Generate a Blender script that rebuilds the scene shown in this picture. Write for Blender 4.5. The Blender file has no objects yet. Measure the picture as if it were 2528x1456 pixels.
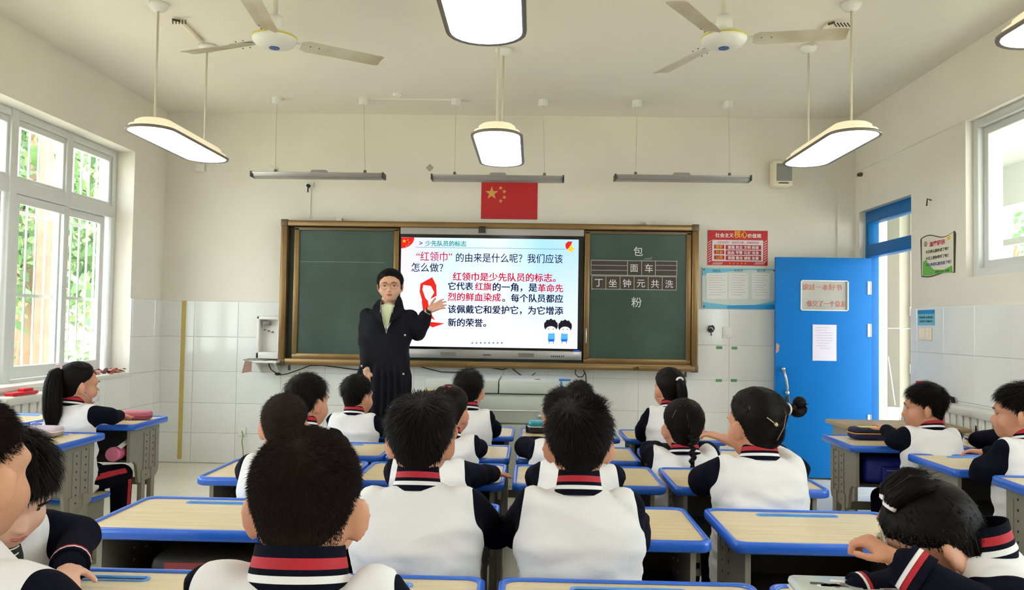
import bpy, math, random
import numpy as np
from mathutils import Vector, Matrix, noise
from math import sin, cos, pi, radians, sqrt, hypot
random.seed(7); np.random.seed(7)
SC = bpy.context.scene
COL = SC.collection

# ---------------------------------------------------------------- camera (solved from the room's edges)
FPX = 2007.25; YAW = .0258; PIT = .0363; ROLL = .016
CAM = np.array([0., 0., 1.2706])
_f = np.array([-sin(YAW)*cos(PIT), cos(YAW)*cos(PIT), sin(PIT)]); _r = np.array([cos(YAW), sin(YAW), 0.]); _u = np.cross(_r, _f)
RT = cos(ROLL)*_r + sin(ROLL)*_u; UP = -sin(ROLL)*_r + cos(ROLL)*_u; FW = _f
cd = bpy.data.cameras.new('camera'); cam = bpy.data.objects.new('camera', cd); COL.objects.link(cam)
cd.sensor_width = 36; cd.sensor_fit = 'HORIZONTAL'; cd.lens = 36*FPX/2528; cd.clip_start = .05; cd.clip_end = 200
cam.matrix_world = Matrix(((RT[0], UP[0], -FW[0], 0), (RT[1], UP[1], -FW[1], 0), (RT[2], UP[2], -FW[2], CAM[2]), (0, 0, 0, 1)))
SC.camera = cam
# ---------------------------------------------------------------- sky, sun, exposure
W = bpy.data.worlds.new('sky'); SC.world = W; W.use_nodes = True
bg = W.node_tree.nodes['Background']; bg.inputs[0].default_value = (.90, .92, 1, 1); bg.inputs[1].default_value = 8.0
sl = bpy.data.lights.new('sun', 'SUN'); sl.energy = 20; sl.angle = .02; sl.color = (1, .95, .85)
so = bpy.data.objects.new('sun', sl); COL.objects.link(so); so.rotation_euler = (radians(12), radians(36), 0)
LAMP_POWER = 5.5
SC.view_settings.view_transform = 'Standard'; SC.view_settings.look = 'None'; SC.view_settings.gamma = 1
SC.view_settings.use_curve_mapping = False; SC.view_settings.exposure = 0.42
SC.cycles.max_bounces = 8; SC.cycles.diffuse_bounces = 5; SC.cycles.glossy_bounces = 3; SC.cycles.transparent_max_bounces = 12
SC.cycles.caustics_reflective = False; SC.cycles.caustics_refractive = False; SC.cycles.sample_clamp_indirect = 6

def ray(x, y): return FW + RT*(x-1264)/FPX - UP*(y-728)/FPX
def at(x, y, Y): d = ray(x, y); return CAM + d*Y/d[1]
def atX(x, y, X): d = ray(x, y); return CAM + d*X/d[0]

# ---------------------------------------------------------------- materials
def lin(c): return tuple(((v/255)/12.92 if v/255 <= .04045 else ((v/255+.055)/1.055)**2.4) for v in c)
MATS = {}
def mat(name, rgb, rough=.5, metal=0, spec=.5, nscale=0, namt=.1, bump=0, bscale=60, coat=0, sss=0, trans=0, emit=0, rgb2=None, alpha=1, stretch=None):
    if name in MATS: return MATS[name]
    m = bpy.data.materials.new(name); m.use_nodes = True; MATS[name] = m
    nt = m.node_tree; b = nt.nodes['Principled BSDF']; c = lin(rgb)
    b.inputs['Base Color'].default_value = (*c, 1); b.inputs['Roughness'].default_value = rough
    b.inputs['Metallic'].default_value = metal; b.inputs['Specular IOR Level'].default_value = spec
    if coat: b.inputs['Coat Weight'].default_value = coat; b.inputs['Coat Roughness'].default_value = .08
    if sss: b.inputs['Subsurface Weight'].default_value = sss; b.inputs['Subsurface Radius'].default_value = (.012, .004, .002); b.inputs['Subsurface Scale'].default_value = 1
    if trans: b.inputs['Transmission Weight'].default_value = trans
    if alpha < 1: b.inputs['Alpha'].default_value = alpha
    if emit: b.inputs['Emission Color'].default_value = (*c, 1); b.inputs['Emission Strength'].default_value = emit
    if nscale or bump:
        tc = nt.nodes.new('ShaderNodeTexCoord'); src = tc.outputs['Object']
        if stretch:
            mp = nt.nodes.new('ShaderNodeMapping'); mp.inputs['Scale'].default_value = stretch; nt.links.new(src, mp.inputs[0]); src = mp.outputs[0]
        if nscale:
            n = nt.nodes.new('ShaderNodeTexNoise'); n.inputs['Scale'].default_value = nscale; n.inputs['Detail'].default_value = 6; nt.links.new(src, n.inputs['Vector'])
            r = nt.nodes.new('ShaderNodeMix'); r.data_type = 'RGBA'
            c2 = lin(rgb2) if rgb2 else tuple(max(0, v*(1-namt*3)) for v in c)
            r.inputs['A'].default_value = (*c, 1); r.inputs['B'].default_value = (*c2, 1)
            rp = nt.nodes.new('ShaderNodeMapRange'); rp.inputs['From Min'].default_value = .42; rp.inputs['From Max'].default_value = .72
            nt.links.new(n.outputs[0], rp.inputs[0]); nt.links.new(rp.outputs[0], r.inputs['Factor']); nt.links.new(r.outputs['Result'], b.inputs['Base Color'])
        if bump:
            n2 = nt.nodes.new('ShaderNodeTexNoise'); n2.inputs['Scale'].default_value = bscale; n2.inputs['Detail'].default_value = 4; nt.links.new(src, n2.inputs['Vector'])
            bp = nt.nodes.new('ShaderNodeBump'); bp.inputs['Strength'].default_value = bump; bp.inputs['Distance'].default_value = .01
            nt.links.new(n2.outputs[0], bp.inputs['Height']); nt.links.new(bp.outputs[0], b.inputs['Normal'])
    return m
def glow(name, rgb, s):
    if name in MATS: return MATS[name]
    m = bpy.data.materials.new(name); m.use_nodes = True; MATS[name] = m
    nt = m.node_tree; nt.nodes.remove(nt.nodes['Principled BSDF']); e = nt.nodes.new('ShaderNodeEmission')
    e.inputs[0].default_value = (*lin(rgb), 1); e.inputs[1].default_value = s
    nt.links.new(e.outputs[0], nt.nodes['Material Output'].inputs[0]); return m
def glassmat(name, tint=(.93, .97, .95), gl=.07):
    m = bpy.data.materials.new(name); m.use_nodes = True; MATS[name] = m; nt = m.node_tree
    nt.nodes.remove(nt.nodes['Principled BSDF']); t = nt.nodes.new('ShaderNodeBsdfTransparent'); t.inputs[0].default_value = (*tint, 1)
    g = nt.nodes.new('ShaderNodeBsdfGlossy'); g.inputs['Roughness'].default_value = .02; mx = nt.nodes.new('ShaderNodeMixShader'); mx.inputs[0].default_value = gl
    nt.links.new(t.outputs[0], mx.inputs[1]); nt.links.new(g.outputs[0], mx.inputs[2]); nt.links.new(mx.outputs[0], nt.nodes['Material Output'].inputs[0]); return m

M_wall = mat('painted_plaster', (228, 223, 212), .75, nscale=.9, namt=.03, bump=.12, bscale=30)
M_ceil = mat('ceiling_paint', (233, 228, 216), .8, nscale=.7, namt=.025, bump=.1, bscale=18)
M_tile = mat('glazed_tile', (229, 230, 228), .10, spec=.55, nscale=1.3, namt=.02, bump=.03, bscale=3)
M_grout = mat('grout', (158, 157, 150), .9)
M_floor = mat('floor_tile', (222, 218, 200), .22, nscale=2, namt=.03)
M_wood = mat('desk_laminate', (221, 203, 166), .34, nscale=5, namt=.03, stretch=(1, 14, 1), rgb2=(205, 184, 146))
M_blue = mat('blue_edging', (36, 104, 222), .28, coat=.3)
M_lblue = mat('light_blue_plastic', (92, 158, 238), .3)
M_gmetal = mat('grey_painted_steel', (142, 139, 128), .42, nscale=14, namt=.02)
M_dark = mat('black', (10, 10, 11), .6)
M_dkmetal = mat('dark_steel', (52, 50, 48), .5)
M_wplastic = mat('white_plastic', (226, 225, 220), .35)
M_pvc = mat('window_pvc', (212, 214, 213), .3, spec=.4)
M_bronze = mat('bronze_aluminium', (136, 108, 68), .32, metal=.55, nscale=3, namt=.05, stretch=(1, 1, 1))
M_bronzed = mat('bronze_corner', (100, 84, 64), .4, metal=.4)
M_board = mat('green_chalkboard', (44, 66, 57), .34, spec=.45, nscale=2.2, namt=.05, rgb2=(58, 82, 74))
M_silver = mat('brushed_silver', (165, 163, 162), .35, metal=.6)
M_blk = mat('glossy_black', (9, 9, 12), .15)
M_door = mat('blue_door_paint', (0, 112, 192), .45, spec=.2, nscale=2, namt=.02)
M_doorf = mat('blue_frame_paint', (0, 100, 168), .45, spec=.25)
M_red = mat('red_print', (196, 22, 34), .5)
M_white = mat('white_paper', (232, 232, 230), .7)
M_chalk = mat('chalk', (222, 226, 222), .9)
M_yel = mat('yellow_print', (236, 178, 60), .6)
M_rope = mat('light_steel', (190, 190, 186), .3, metal=.7)
M_cab = mat('pale_grey_steel_cabinet', (186, 192, 184), .4)
M_glass = glassmat('clear_glass')
M_cream = mat('cream_plastic', (240, 230, 208), .45); M_cord = mat('hanging_cord', (204, 196, 178), .6); M_house = mat('glowing_lamp_housing', (255, 238, 206), .45, emit=.3)
M_steelrim = mat('grey_rim', (120, 112, 104), .4)
M_lamp = glow('lamp_diffuser', (255, 251, 244), LAMP_POWER)

# ---------------------------------------------------------------- mesh builder
class MB:
    def __init__(s, jit=0): s.v = []; s.f = []; s.m = []; s.jit = jit; s.k = 0
    def add(s, v, f, m=0):
        o = len(s.v); s.v += [tuple(map(float, p)) for p in v]; s.f += [tuple(i+o for i in q) for q in f]; s.m += [m]*len(f); return s
    def box(s, a, b, m=0):
        j = s.jit*s.k; s.k += 1
        x0, y0, z0 = [min(p, q)-j for p, q in zip(a, b)]; x1, y1, z1 = [max(p, q)+j for p, q in zip(a, b)]
        return s.add([(x0,y0,z0),(x1,y0,z0),(x1,y1,z0),(x0,y1,z0),(x0,y0,z1),(x1,y0,z1),(x1,y1,z1),(x0,y1,z1)],
                     [(0,3,2,1),(4,5,6,7),(0,1,5,4),(1,2,6,5),(2,3,7,6),(3,0,4,7)], m)
    def rings(s, R, m=0, closed=True, cap=True):
        """R: list of rings (each the same number of points)"""
        n = len(R[0]); v = [p for r in R for p in r]; f = []
        for i in range(len(R)-1):
            for j in range(n if closed else n-1):
                k = (j+1) % n; f.append((i*n+j, i*n+k, (i+1)*n+k, (i+1)*n+j))
        if cap: f.append(tuple(range(n-1, -1, -1))); f.append(tuple(range((len(R)-1)*n, len(R)*n)))
        return s.add(v, f, m)
    def tube(s, pts, r, n=8, m=0, cap=True):
        P = [Vector(p) for p in pts]; rs = r if isinstance(r, (list, tuple, np.ndarray)) else [r]*len(P); R = []
        t0 = (P[1]-P[0]).normalized(); a = Vector((0,0,1)) if abs(t0.z) < .9 else Vector((1,0,0)); u = t0.cross(a).normalized()
        for i, p in enumerate(P):
            t = ((P[min(i+1, len(P)-1)]-P[max(i-1, 0)])).normalized(); u = (u - t*u.dot(t)).normalized(); w = t.cross(u)
            R.append([p + (u*cos(2*pi*j/n)+w*sin(2*pi*j/n))*rs[i] for j in range(n)])
        return s.rings(R, m, True, cap)
    def capsule(s, a, b, ra, rb, n=14, m=0):
        a = Vector(a); b = Vector(b); d = b-a; L = d.length; t = d.normalized() if L > 1e-6 else Vector((0,0,1))
        pts = []; rr = []
        for k in range(5): th = pi/2*(1-k/5*1.0); pts.append(a - t*ra*sin(th)); rr.append(max(ra*cos(th), ra*.05))
        pts.append(a); rr.append(ra); pts.append(b+t*1e-5); rr.append(rb)
        for k in range(1, 6): th = pi/2*(k/5); pts.append(b + t*rb*sin(th)); rr.append(max(rb*cos(th), rb*.05))
        return s.tube(pts, rr, n, m)
    def ell(s, c, r, n=16, k=12, m=0, rot=None):
        R = []; 
        for i in range(1, k):
            th = pi*i/k; R.append([Vector((r[0]*sin(th)*cos(2*pi*j/n), r[1]*sin(th)*sin(2*pi*j/n), -r[2]*cos(th))) for j in range(n)])
        v = [p for q in R for p in q] + [Vector((0,0,-r[2])), Vector((0,0,r[2]))]
        if rot is not None: v = [rot @ p for p in v]
        v = [p+Vector(c) for p in v]; f = []
        for i in range(k-2):
            for j in range(n): q = (j+1) % n; f.append((i*n+j, i*n+q, (i+1)*n+q, (i+1)*n+j))
        B = (k-1)*n
        for j in range(n): f.append((B, (j+1) % n, j)); f.append((B+1, (k-2)*n+j, (k-2)*n+(j+1) % n))
        return s.add(v, f, m)
    def cyl(s, c, r, h, axis='z', n=20, m=0, r2=None):
        a = Vector(c); d = {'x': Vector((h,0,0)), 'y': Vector((0,h,0)), 'z': Vector((0,0,h))}[axis]
        return s.tube([a, a+d], [r, r if r2 is None else r2], n, m)
    def prism(s, pts, vec, m=0):
        """flat polygon swept by vec"""
        n = len(pts); a = [Vector(p) for p in pts]; b = [p+Vector(vec) for p in a]
        return s.add(a+b, [tuple(range(n-1, -1, -1)), tuple(range(n, 2*n))]+[(i, (i+1) % n, n+(i+1) % n, n+i) for i in range(n)], m)
    def mesh(s, name, org=(0,0,0), smooth=False, recalc=True):
        me = bpy.data.meshes.new(name); o = org; me.from_pydata([(p[0]-o[0], p[1]-o[1], p[2]-o[2]) for p in s.v], [], s.f)
        me.polygons.foreach_set('material_index', s.m)
        if recalc:
            import bmesh
            b = bmesh.new(); b.from_mesh(me); bmesh.ops.recalc_face_normals(b, faces=b.faces); b.to_mesh(me); b.free()
        if smooth: me.polygons.foreach_set('use_smooth', [True]*len(me.polygons))
        me.update(); return me
    def build(s, name, mats, parent=None, org=None, smooth=False, bevel=0, seg=2, recalc=True):
        if org is None:
            if parent is None:
                xs = [p[0] for p in s.v]; ys = [p[1] for p in s.v]; zs = [p[2] for p in s.v]; org = ((min(xs)+max(xs))/2, (min(ys)+max(ys))/2, min(zs))
            else: org = (0, 0, 0)
            me = s.mesh(name, org, smooth, recalc); o = link(name, me, mats, parent)
            if parent is None: o.location = org
        else:
            me = s.mesh(name, org, smooth, recalc); o = link(name, me, mats, parent)
            if parent is None: o.location = org
        if bevel: bv(o, bevel, seg)
        return o
def link(name, me, mats, parent=None):
    for m in (mats if isinstance(mats, (list, tuple)) else [mats]): me.materials.append(m)
    o = bpy.data.objects.new(name, me); COL.objects.link(o)
    if parent is not None: o.parent = parent
    return o
def bv(o, w, seg=2):
    b = o.modifiers.new('bevel', 'BEVEL'); b.width = w; b.segments = seg; b.limit_method = 'ANGLE'; b.angle_limit = radians(40)
    for p in o.data.polygons: p.use_smooth = True
    return o
def tag(o, label, cat, group=None, kind=None):
    if label: o['label'] = label
    if cat: o['category'] = cat
    if group: o['group'] = group
    if kind: o['kind'] = kind
    return o
def thing(name, label, cat, loc=(0,0,0), rz=0, group=None):
    o = bpy.data.objects.new(name, None); COL.objects.link(o); o.empty_display_size = .1
    o.location = loc; o.rotation_euler = (0, 0, rz); return tag(o, label, cat, group)
def struct(o): o['kind'] = 'structure'; return o
def copy_tree(o, parent=None, kids=None):
    c = o.copy(); COL.objects.link(c); c.parent = parent
    for ch in KIDS(o): copy_tree(ch, c)
    return c
def KIDS(o): return [x for x in bpy.data.objects if x.parent == o]
def roundrect(x0, x1, y0, y1, r, n=5):
    P = []
    for cx, cy, a0 in ((x1-r, y1-r, 0), (x0+r, y1-r, 90), (x0+r, y0+r, 180), (x1-r, y0+r, 270)):
        for k in range(n+1): a = radians(a0+90*k/n); P.append((cx+r*cos(a), cy+r*sin(a)))
    return P
def temp_eval(ob):
    dg = bpy.context.evaluated_depsgraph_get(); ev = ob.evaluated_get(dg); me = bpy.data.meshes.new_from_object(ev); return me
def remesh(mb, voxel, it=3, fac=.5):
    me = mb.mesh('t'); o = bpy.data.objects.new('t', me); COL.objects.link(o)
    r = o.modifiers.new('r', 'REMESH'); r.mode = 'VOXEL'; r.voxel_size = voxel
    if it: s = o.modifiers.new('s', 'SMOOTH'); s.factor = fac; s.iterations = it
    bpy.context.view_layer.update(); out = temp_eval(o); bpy.data.objects.remove(o); bpy.data.meshes.remove(me)
    n = len(out.vertices); co = np.empty(n*3, 'f'); out.vertices.foreach_get('co', co); co = co.reshape(-1, 3)
    F = [tuple(p.vertices) for p in out.polygons]; bpy.data.meshes.remove(out); return co, F
# flat lettering and shapes
def textmesh(s, thick=.0008, bold=0):
    c = bpy.data.curves.new('lettering', 'FONT'); c.body = s; c.extrude = thick; c.resolution_u = 2; c.offset = bold; c.fill_mode = 'BOTH'
    o = bpy.data.objects.new('lettering', c); COL.objects.link(o); bpy.context.view_layer.update(); me = temp_eval(o); bpy.data.objects.remove(o); bpy.data.curves.remove(c)
    n = len(me.vertices); co = np.empty(n*3, 'f'); me.vertices.foreach_get('co', co); co = co.reshape(-1, 3).astype(float); F = [tuple(p.vertices) for p in me.polygons]; bpy.data.meshes.remove(me)
    return co, F
def text_into(mb, s, x0, x1, zc, Y, m=0, bold=0, hscale=1, height=None, slant=0):
    """lettering facing -Y, fitted between x0 and x1, centred on zc"""
    co, F = textmesh(s); W_ = min(bold, .03)
    a, b = co.min(0), co.max(0); k = (x1-x0)/(b[0]-a[0]); kz = (height/(b[1]-a[1])) if height else k*hscale
    for q_, (dx, dz_) in enumerate(((-W_, 0), (W_, 0), (0, W_*.6), (0, -W_*.6)) if bold else ()): mb.add([(x0+(p[0]+dx-a[0])*k, Y-((.0008+.0002*(q_+1)) if p[2] > 0 else -.0001*(q_+1)), zc+(p[1]+dz_-(a[1]+b[1])/2)*kz) for p in co], F, m)
    v = [(x0+(p[0]-a[0])*k + slant*(p[1]-(a[1]+b[1])/2)*kz, Y-p[2]*0-(.0008 if p[2] > 0 else 0), zc+(p[1]-(a[1]+b[1])/2)*kz) for p in co]
    mb.add(v, F, m); return mb
def textpx(mb, s, xl, xr, yc, Y, m=0, bold=0, hscale=1, height=None):
    a = at(xl, yc, Y); b = at(xr, yc, Y); return text_into(mb, s, a[0], b[0], (a[2]+b[2])/2, Y, m, bold, hscale, height)
def polypx(mb, pts, Y, th=.001, m=0): return mb.prism([tuple(at(x, y, Y)) for x, y in pts], (0, -th, 0), m)
def star(cx, cz, r, Y, rot=0, th=.001):
    return [(cx+(r if k % 2 == 0 else r*.39)*sin(rot+k*pi/5), Y, cz+(r if k % 2 == 0 else r*.39)*cos(rot+k*pi/5)) for k in range(10)]
# ================================================================ the room shell
XL, XR, YF, YB, ZC = -3.325, 2.82, 7.2, -1.8, 3.135
ROWZ = [0, .265, .53, .812, 1.118, 1.438]
def wallboxes(name, m, boxes):
    b = MB()
    for a, c in boxes: b.box(a, c)
    return struct(b.build(name, m, org=(0, 0, 0)))
struct(MB().box((XL-.3, YB-.3, ZC), (XR+.24, YF+.3, ZC+.25)).build('ceiling', M_ceil, org=(0,0,0)))
wf = wallboxes('wall_front', M_wall, [((XL-.3, YF, 1.438), (XR+.24, YF+.24, ZC)), ((XL-.3, YF+.006, 0), (XR+.24, YF+.24, 1.438))])
wallboxes('wall_back', M_wall, [((XL-.3, YB-.2, 0), (XR+.24, YB, ZC))])
WL = [(4.05, 6.635), (.95, 3.4), (-1.5, .4)]; LZ0, LZ1 = .815, 2.655
def holes(x0, x1, spans, z0, z1, y0, y1, zmax):
    out = []; ys = [y0]
    for a, b in sorted(spans): out.append(((x0, ys[-1], 0), (x1, a, zmax))); out.append(((x0, a, 0), (x1, b, z0))); out.append(((x0, a, z1), (x1, b, zmax))); ys.append(b)
    out.append(((x0, ys[-1], 0), (x1, y1, zmax))); return out
wl = wallboxes('wall_left', M_wall, holes(XL-.3, XL, WL, LZ0, LZ1, YB, YF, ZC))
DY0, DY1, DZ = 6.132, 7.1, 2.292
RW = (3.0, 5.365); RZ0, RZ1 = 1.625, 2.65
wr = wallboxes('wall_right', M_wall, [((XR, YB, 0), (XR+.24, .0, ZC)), ((XR, 0, 0), (XR+.24, 2.2, 1.0)), ((XR, 0, 2.65), (XR+.24, 2.2, ZC)),
    ((XR, 2.2, 0), (XR+.24, 3.0, ZC)), ((XR, 3.0, 0), (XR+.24, RW[1], RZ0)), ((XR, 3.0, RZ1), (XR+.24, RW[1], ZC)),
    ((XR, RW[1], 0), (XR+.24, DY0, ZC)), ((XR, DY0, DZ), (XR+.24, DY1, ZC)), ((XR, DY1, 0), (XR+.24, YF, ZC))])
# wall tiles: one object per tile, sharing meshes
_tm = {}
def tile(parent, c, w, h, axis):
    key = (round(w, 3), round(h, 3), axis)
    if key not in _tm:
        g = .0009; t = .008; b = MB()
        a = (w/2-g, h/2-g); q = (a[0]-.003, a[1]-.003)
        o = [(-a[0], -a[1]), (a[0], -a[1]), (a[0], a[1]), (-a[0], a[1])]; i = [(-q[0], -q[1]), (q[0], -q[1]), (q[0], q[1]), (-q[0], q[1])]
        P = lambda u, v, d: {'y': (u, -d, v), 'x+': (d, u, v), 'x-': (-d, u, v), 'z': (u, v, d)}[axis]
        v = [P(*p, 0) for p in o]+[P(*p, t*.75) for p in o]+[P(*p, t) for p in i]
        f = [(0,1,5,4),(1,2,6,5),(2,3,7,6),(3,0,4,7),(4,5,9,8),(5,6,10,9),(6,7,11,10),(7,4,8,11),(8,9,10,11)]
        me = b.add(v, f).mesh('tile'); me.materials.append(M_floor if axis == 'z' else M_tile); _tm[key] = me
    o = bpy.data.objects.new('tile', _tm[key]); COL.objects.link(o); o.parent = parent
    o.location = c; return o
def tilerow(parent, axis, fixed, u0, u1, first, step, z0, z1, grout=True):
    e = [u0]; x = first
    while x < u1-.03:
        if x > u0+.03: e.append(x)
        x += step
    e.append(u1)
    for a, b in zip(e, e[1:]):
        c = (a+b)/2; zc = (z0+z1)/2
        tile(parent, (c, fixed, zc) if axis == 'y' else (fixed, c, zc), b-a, z1-z0, axis)
for i in range(5):
    tilerow(wf, 'y', YF+.006, XL, XR, -3.42+.396*0, .396, ROWZ[i], ROWZ[i+1])
    if i < 4 or True: pass
grb = MB()
for i in range(5):
    z0, z1 = ROWZ[i], ROWZ[i+1]
    tilerow(wr, 'x-', XR-.0005, 2.2, DY0, 2.52, .39, z0, z1)
    tilerow(wl, 'x+', XL+.0005, 6.635 if z0 > .8 else 2.2, YF, 2.31, .396, z0, min(z1, 1.438))
# floor and its tiles
fl = MB().box((XL-.3, YB-.3, -.2), (XR+.24, YF+.3, -.009)).build('floor', M_grout, org=(0,0,0)); struct(fl)
nx, ny = 8, 11; wx = (XR-XL)/nx
for i in range(nx):
    for j in range(ny): tile(fl, (XL+(i+.5)*wx, YB+(j+.5)*(YF-YB)/ny, -.0085), wx, (YF-YB)/ny, 'z')
# ---------------------------------------------------------------- left windows
def bars(mb, x, y0, y1, z0, z1, w=.04, d=.05):
    mb.box((x-d, y0, z0), (x, y1, z1))
def window_left(n, y0, y1, units, detail=True):
    """units: list of (ya, yb) light groups, each two lights wide"""
    x = XL-.15; r = bpy.data.objects.new('window_%d' % n, None); COL.objects.link(r); r.location = (x, (y0+y1)/2, LZ0); r['kind'] = 'structure'
    O = tuple(r.location); zt = 2.10
    f = MB(.0007); fw = .055; d = .07
    f.box((x-d, y0, LZ0), (x, y1, LZ0+.03)); f.box((x-d, y0, LZ1-fw), (x, y1, LZ1)); f.box((x-d, y0, LZ0), (x, y0+fw, LZ1)); f.box((x-d, y1-fw, LZ0), (x, y1, LZ1))
    f.box((x-d, y0, zt), (x, y1, zt+.09))
    for a, b in units[:-1]: f.box((x-d, b-.035, LZ0), (x+.004, b+.035, LZ1))
    for a, b in units: c = (a+b)/2; f.box((x-d, c-.035, zt), (x, c+.035, LZ1))
    f.build('window_frame', M_pvc, r, O, bevel=.006)
    for a, b in units:
        c = (a+b)/2
        for p, q in ((a, c), (c, b)):
            s = MB(.0006); e = .05
            y_, Y_ = p+.03, q-.03
            for k in ((y_, Y_, zt+.09, zt+.09+.03), (y_, Y_, LZ1-fw-.045, LZ1-fw), (y_, y_+.03, zt+.09, LZ1-fw), (Y_-.03, Y_, zt+.09, LZ1-fw)): s.box((x-.055, k[0], k[2]), (x-.012, k[1], k[3]))
            o = s.build('fixed_light', M_pvc, r, O, bevel=.006)
            MB().box((x-.036, y_+.03, zt+.12), (x-.032, Y_-.03, LZ1-fw-.045)).build('pane', M_glass, o, O)
        for k, (p, q) in enumerate(((a+.03, c+.03), (c-.045, b-.06))):
            s = MB(.0006); e = .062; xo = -.03*k; z0, z1 = LZ0+.035, zt-.005
            for u in ((p, q, z0, z0+.085), (p, q, z1-.06, z1), (p, p+e, z0, z1), (q-e, q, z0, z1)): s.box((x-.035+xo, u[0], u[2]), (x-.006+xo, u[1], u[3]))
            o = s.build('sliding_sash', M_pvc, r, O, bevel=.006)
            MB().box((x-.022+xo, p+e, z0+.085), (x-.018+xo, q-e, z1-.06)).build('pane', M_glass, o, O)
    # security grille outside
    g = MB(); xg = x-.13; y = y0+.05
    for z in (LZ0+.1, 1.42, 2.0, 2.16, LZ1-.05): g.box((xg-.008, y0, z-.012), (xg+.008, y1, z+.012))
    g.build('grille_rail', M_wplastic, r, O)
    bar = None; k = 0
    while y < y1:
        if bar is None: bar = MB().tube([(0, 0, LZ0+.02), (0, 0, LZ1-.02)], .008, 6).mesh('grille_bar', smooth=True); bar.materials.append(M_wplastic)
        o = bpy.data.objects.new('grille_bar', bar); COL.objects.link(o); o.parent = r; o.location = (xg-O[0], y-O[1], -O[2]); y += .112
    return r
window_left(1, 4.05, 6.635, [(4.06, 5.30), (5.30, 6.60)])
window_left(2, .95, 3.4, [(.96, 2.18), (2.18, 3.38)])
window_left(3, -1.5, .4, [(-1.49, .38)])
for n, (a, b) in enumerate(WL[:2]):
    struct(MB().box((XL-.16, a, LZ0-.02), (XL+.02, b, LZ0+.012)).build('trim_%d' % (n+1), mat('window_sill', (222, 221, 214), .4), bevel=.004))
# ---------------------------------------------------------------- right window and high light
def window_right(n, y0, y1, z0, z1):
    x = XR+.05; r = bpy.data.objects.new('window_%d' % n, None); COL.objects.link(r); r.location = (x, (y0+y1)/2, z0); r['kind'] = 'structure'; O = tuple(r.location)
    f = MB(.0007); w = .055
    for u in ((y0, y1, z0, z0+w), (y0, y1, z1-w, z1), (y0, y0+w, z0, z1), (y1-w, y1, z0, z1)): f.box((x, u[0], u[2]), (x+.07, u[1], u[3]))
    f.build('window_frame', M_pvc, r, O, bevel=.006); c = (y0+y1)/2
    for p, q, k in ((y0+w, c+.02, 0), (c-.02, y1-w, 1)):
        s = MB(.0006); e = .05; xo = .032*k; a, b = z0+w, z1-w
        for u in ((p, q, a, a+e), (p, q, b-e, b), (p, p+e, a, b), (q-e, q, a, b)): s.box((x+.006+xo, u[0], u[2]), (x+.034+xo, u[1], u[3]))
        o = s.build('sliding_sash', M_pvc, r, O, bevel=.005); MB().box((x+.018+xo, p+e, a+e), (x+.021+xo, q-e, b-e)).build('pane', M_glass, o, O)
window_right(4, RW[0], RW[1], RZ0, RZ1)
window_right(5, 0, 2.2, 1.0, 2.65)
# ---------------------------------------------------------------- doorway with transom, open leaf
r = bpy.data.objects.new('door_1', None); COL.objects.link(r); r.location = (XR+.1, (DY0+DY1)/2, 0); r['kind'] = 'structure'; O = tuple(r.location)
f = MB(.0007); x = XR+.055; w = .06; dd = .09
f.box((x, DY1-w, 0), (x+dd, DY1, DZ)); f.box((x, DY0, 0), (x+dd, DY0+w, DZ)); f.box((x, DY0, DZ-.10), (x+dd, DY1, DZ)); f.box((x, DY0, 1.90), (x+dd, DY1, 2.0))
f.build('door_frame', M_doorf, r, O, bevel=.004)
MB().box((x+.04, DY0+w, 2.0), (x+.045, DY1-w, DZ-.10)).build('transom_pane', M_glass, r, O)
dl = thing('door_leaf', 'bright blue door standing wide open against the front wall', 'door', (2.87, 7.02, .02)); O = tuple(dl.location)
yd = 7.02; dx0, dx1 = 2.075, 2.885
wz0, wz1, wx0, wx1 = 1.43, 1.69, 2.285, 2.69
b = MB(); 
for u in ((dx0, wx0, .015, 1.885), (wx1, dx1, .015, 1.885), (wx0, wx1, .015, wz0), (wx0, wx1, wz1, 1.885)): b.box((u[0], yd-.02, u[2]), (u[1], yd+.02, u[3]))
b.build('leaf_panel', M_door, dl, O)
b = MB(); e = .008
for u in ((wx0, wx1, wz0, wz0+e), (wx0, wx1, wz1-e, wz1), (wx0, wx0+e, wz0, wz1), (wx1-e, wx1, wz0, wz1)): b.box((u[0], yd-.024, u[2]), (u[1], yd+.01, u[3]))
b.build('window_bead', M_wplastic, dl, O)
MB().box((wx0, yd-.004, wz0), (wx1, yd+.002, wz1)).build('vision_panel', mat('frosted_panel', (178, 178, 168), .25, nscale=3, namt=.05), dl, O)
for q_ in (('读过一本好书', 2.305, 2.64, 1.632), ('像交了一个益友', 2.345, 2.675, 1.492)): text_into(MB(), *q_, yd-.005, height=.052, bold=.012).build('lettering', mat('faded_red_letters', (190, 118, 110), .7), dl, O)
MB().prism([(2.077, yd-.0215, 1.06), (2.10, yd-.0215, 1.08), (2.108, yd-.0215, 1.13), (2.08, yd-.0215, 1.15)], (0, -.0008, 0)).build('torn_sticker', mat('orange_sticker', (206, 140, 110), .7, nscale=60, namt=.2, rgb2=(120, 170, 180)), dl, O)
struct(MB().box((XR-.006, RW[1], 2.652), (XR+.01, 7.17, 2.662)).build('trim_3', M_wall)); struct(MB().box((2.665, 7.178, 1.446), (XR+.01, 7.21, ZC)).build('trim_4', M_wall))
for z in (1.63, 1.27, .5):
    b = MB().box((dx1-.035, yd-.026, z-.055), (dx1-.01, yd-.02, z+.055)); b.tube([(dx1-.008, yd-.024, z-.055), (dx1-.008, yd-.024, z+.055)], .006, 8); b.build('hinge', M_rope, dl, O)
b = MB(); 
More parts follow.
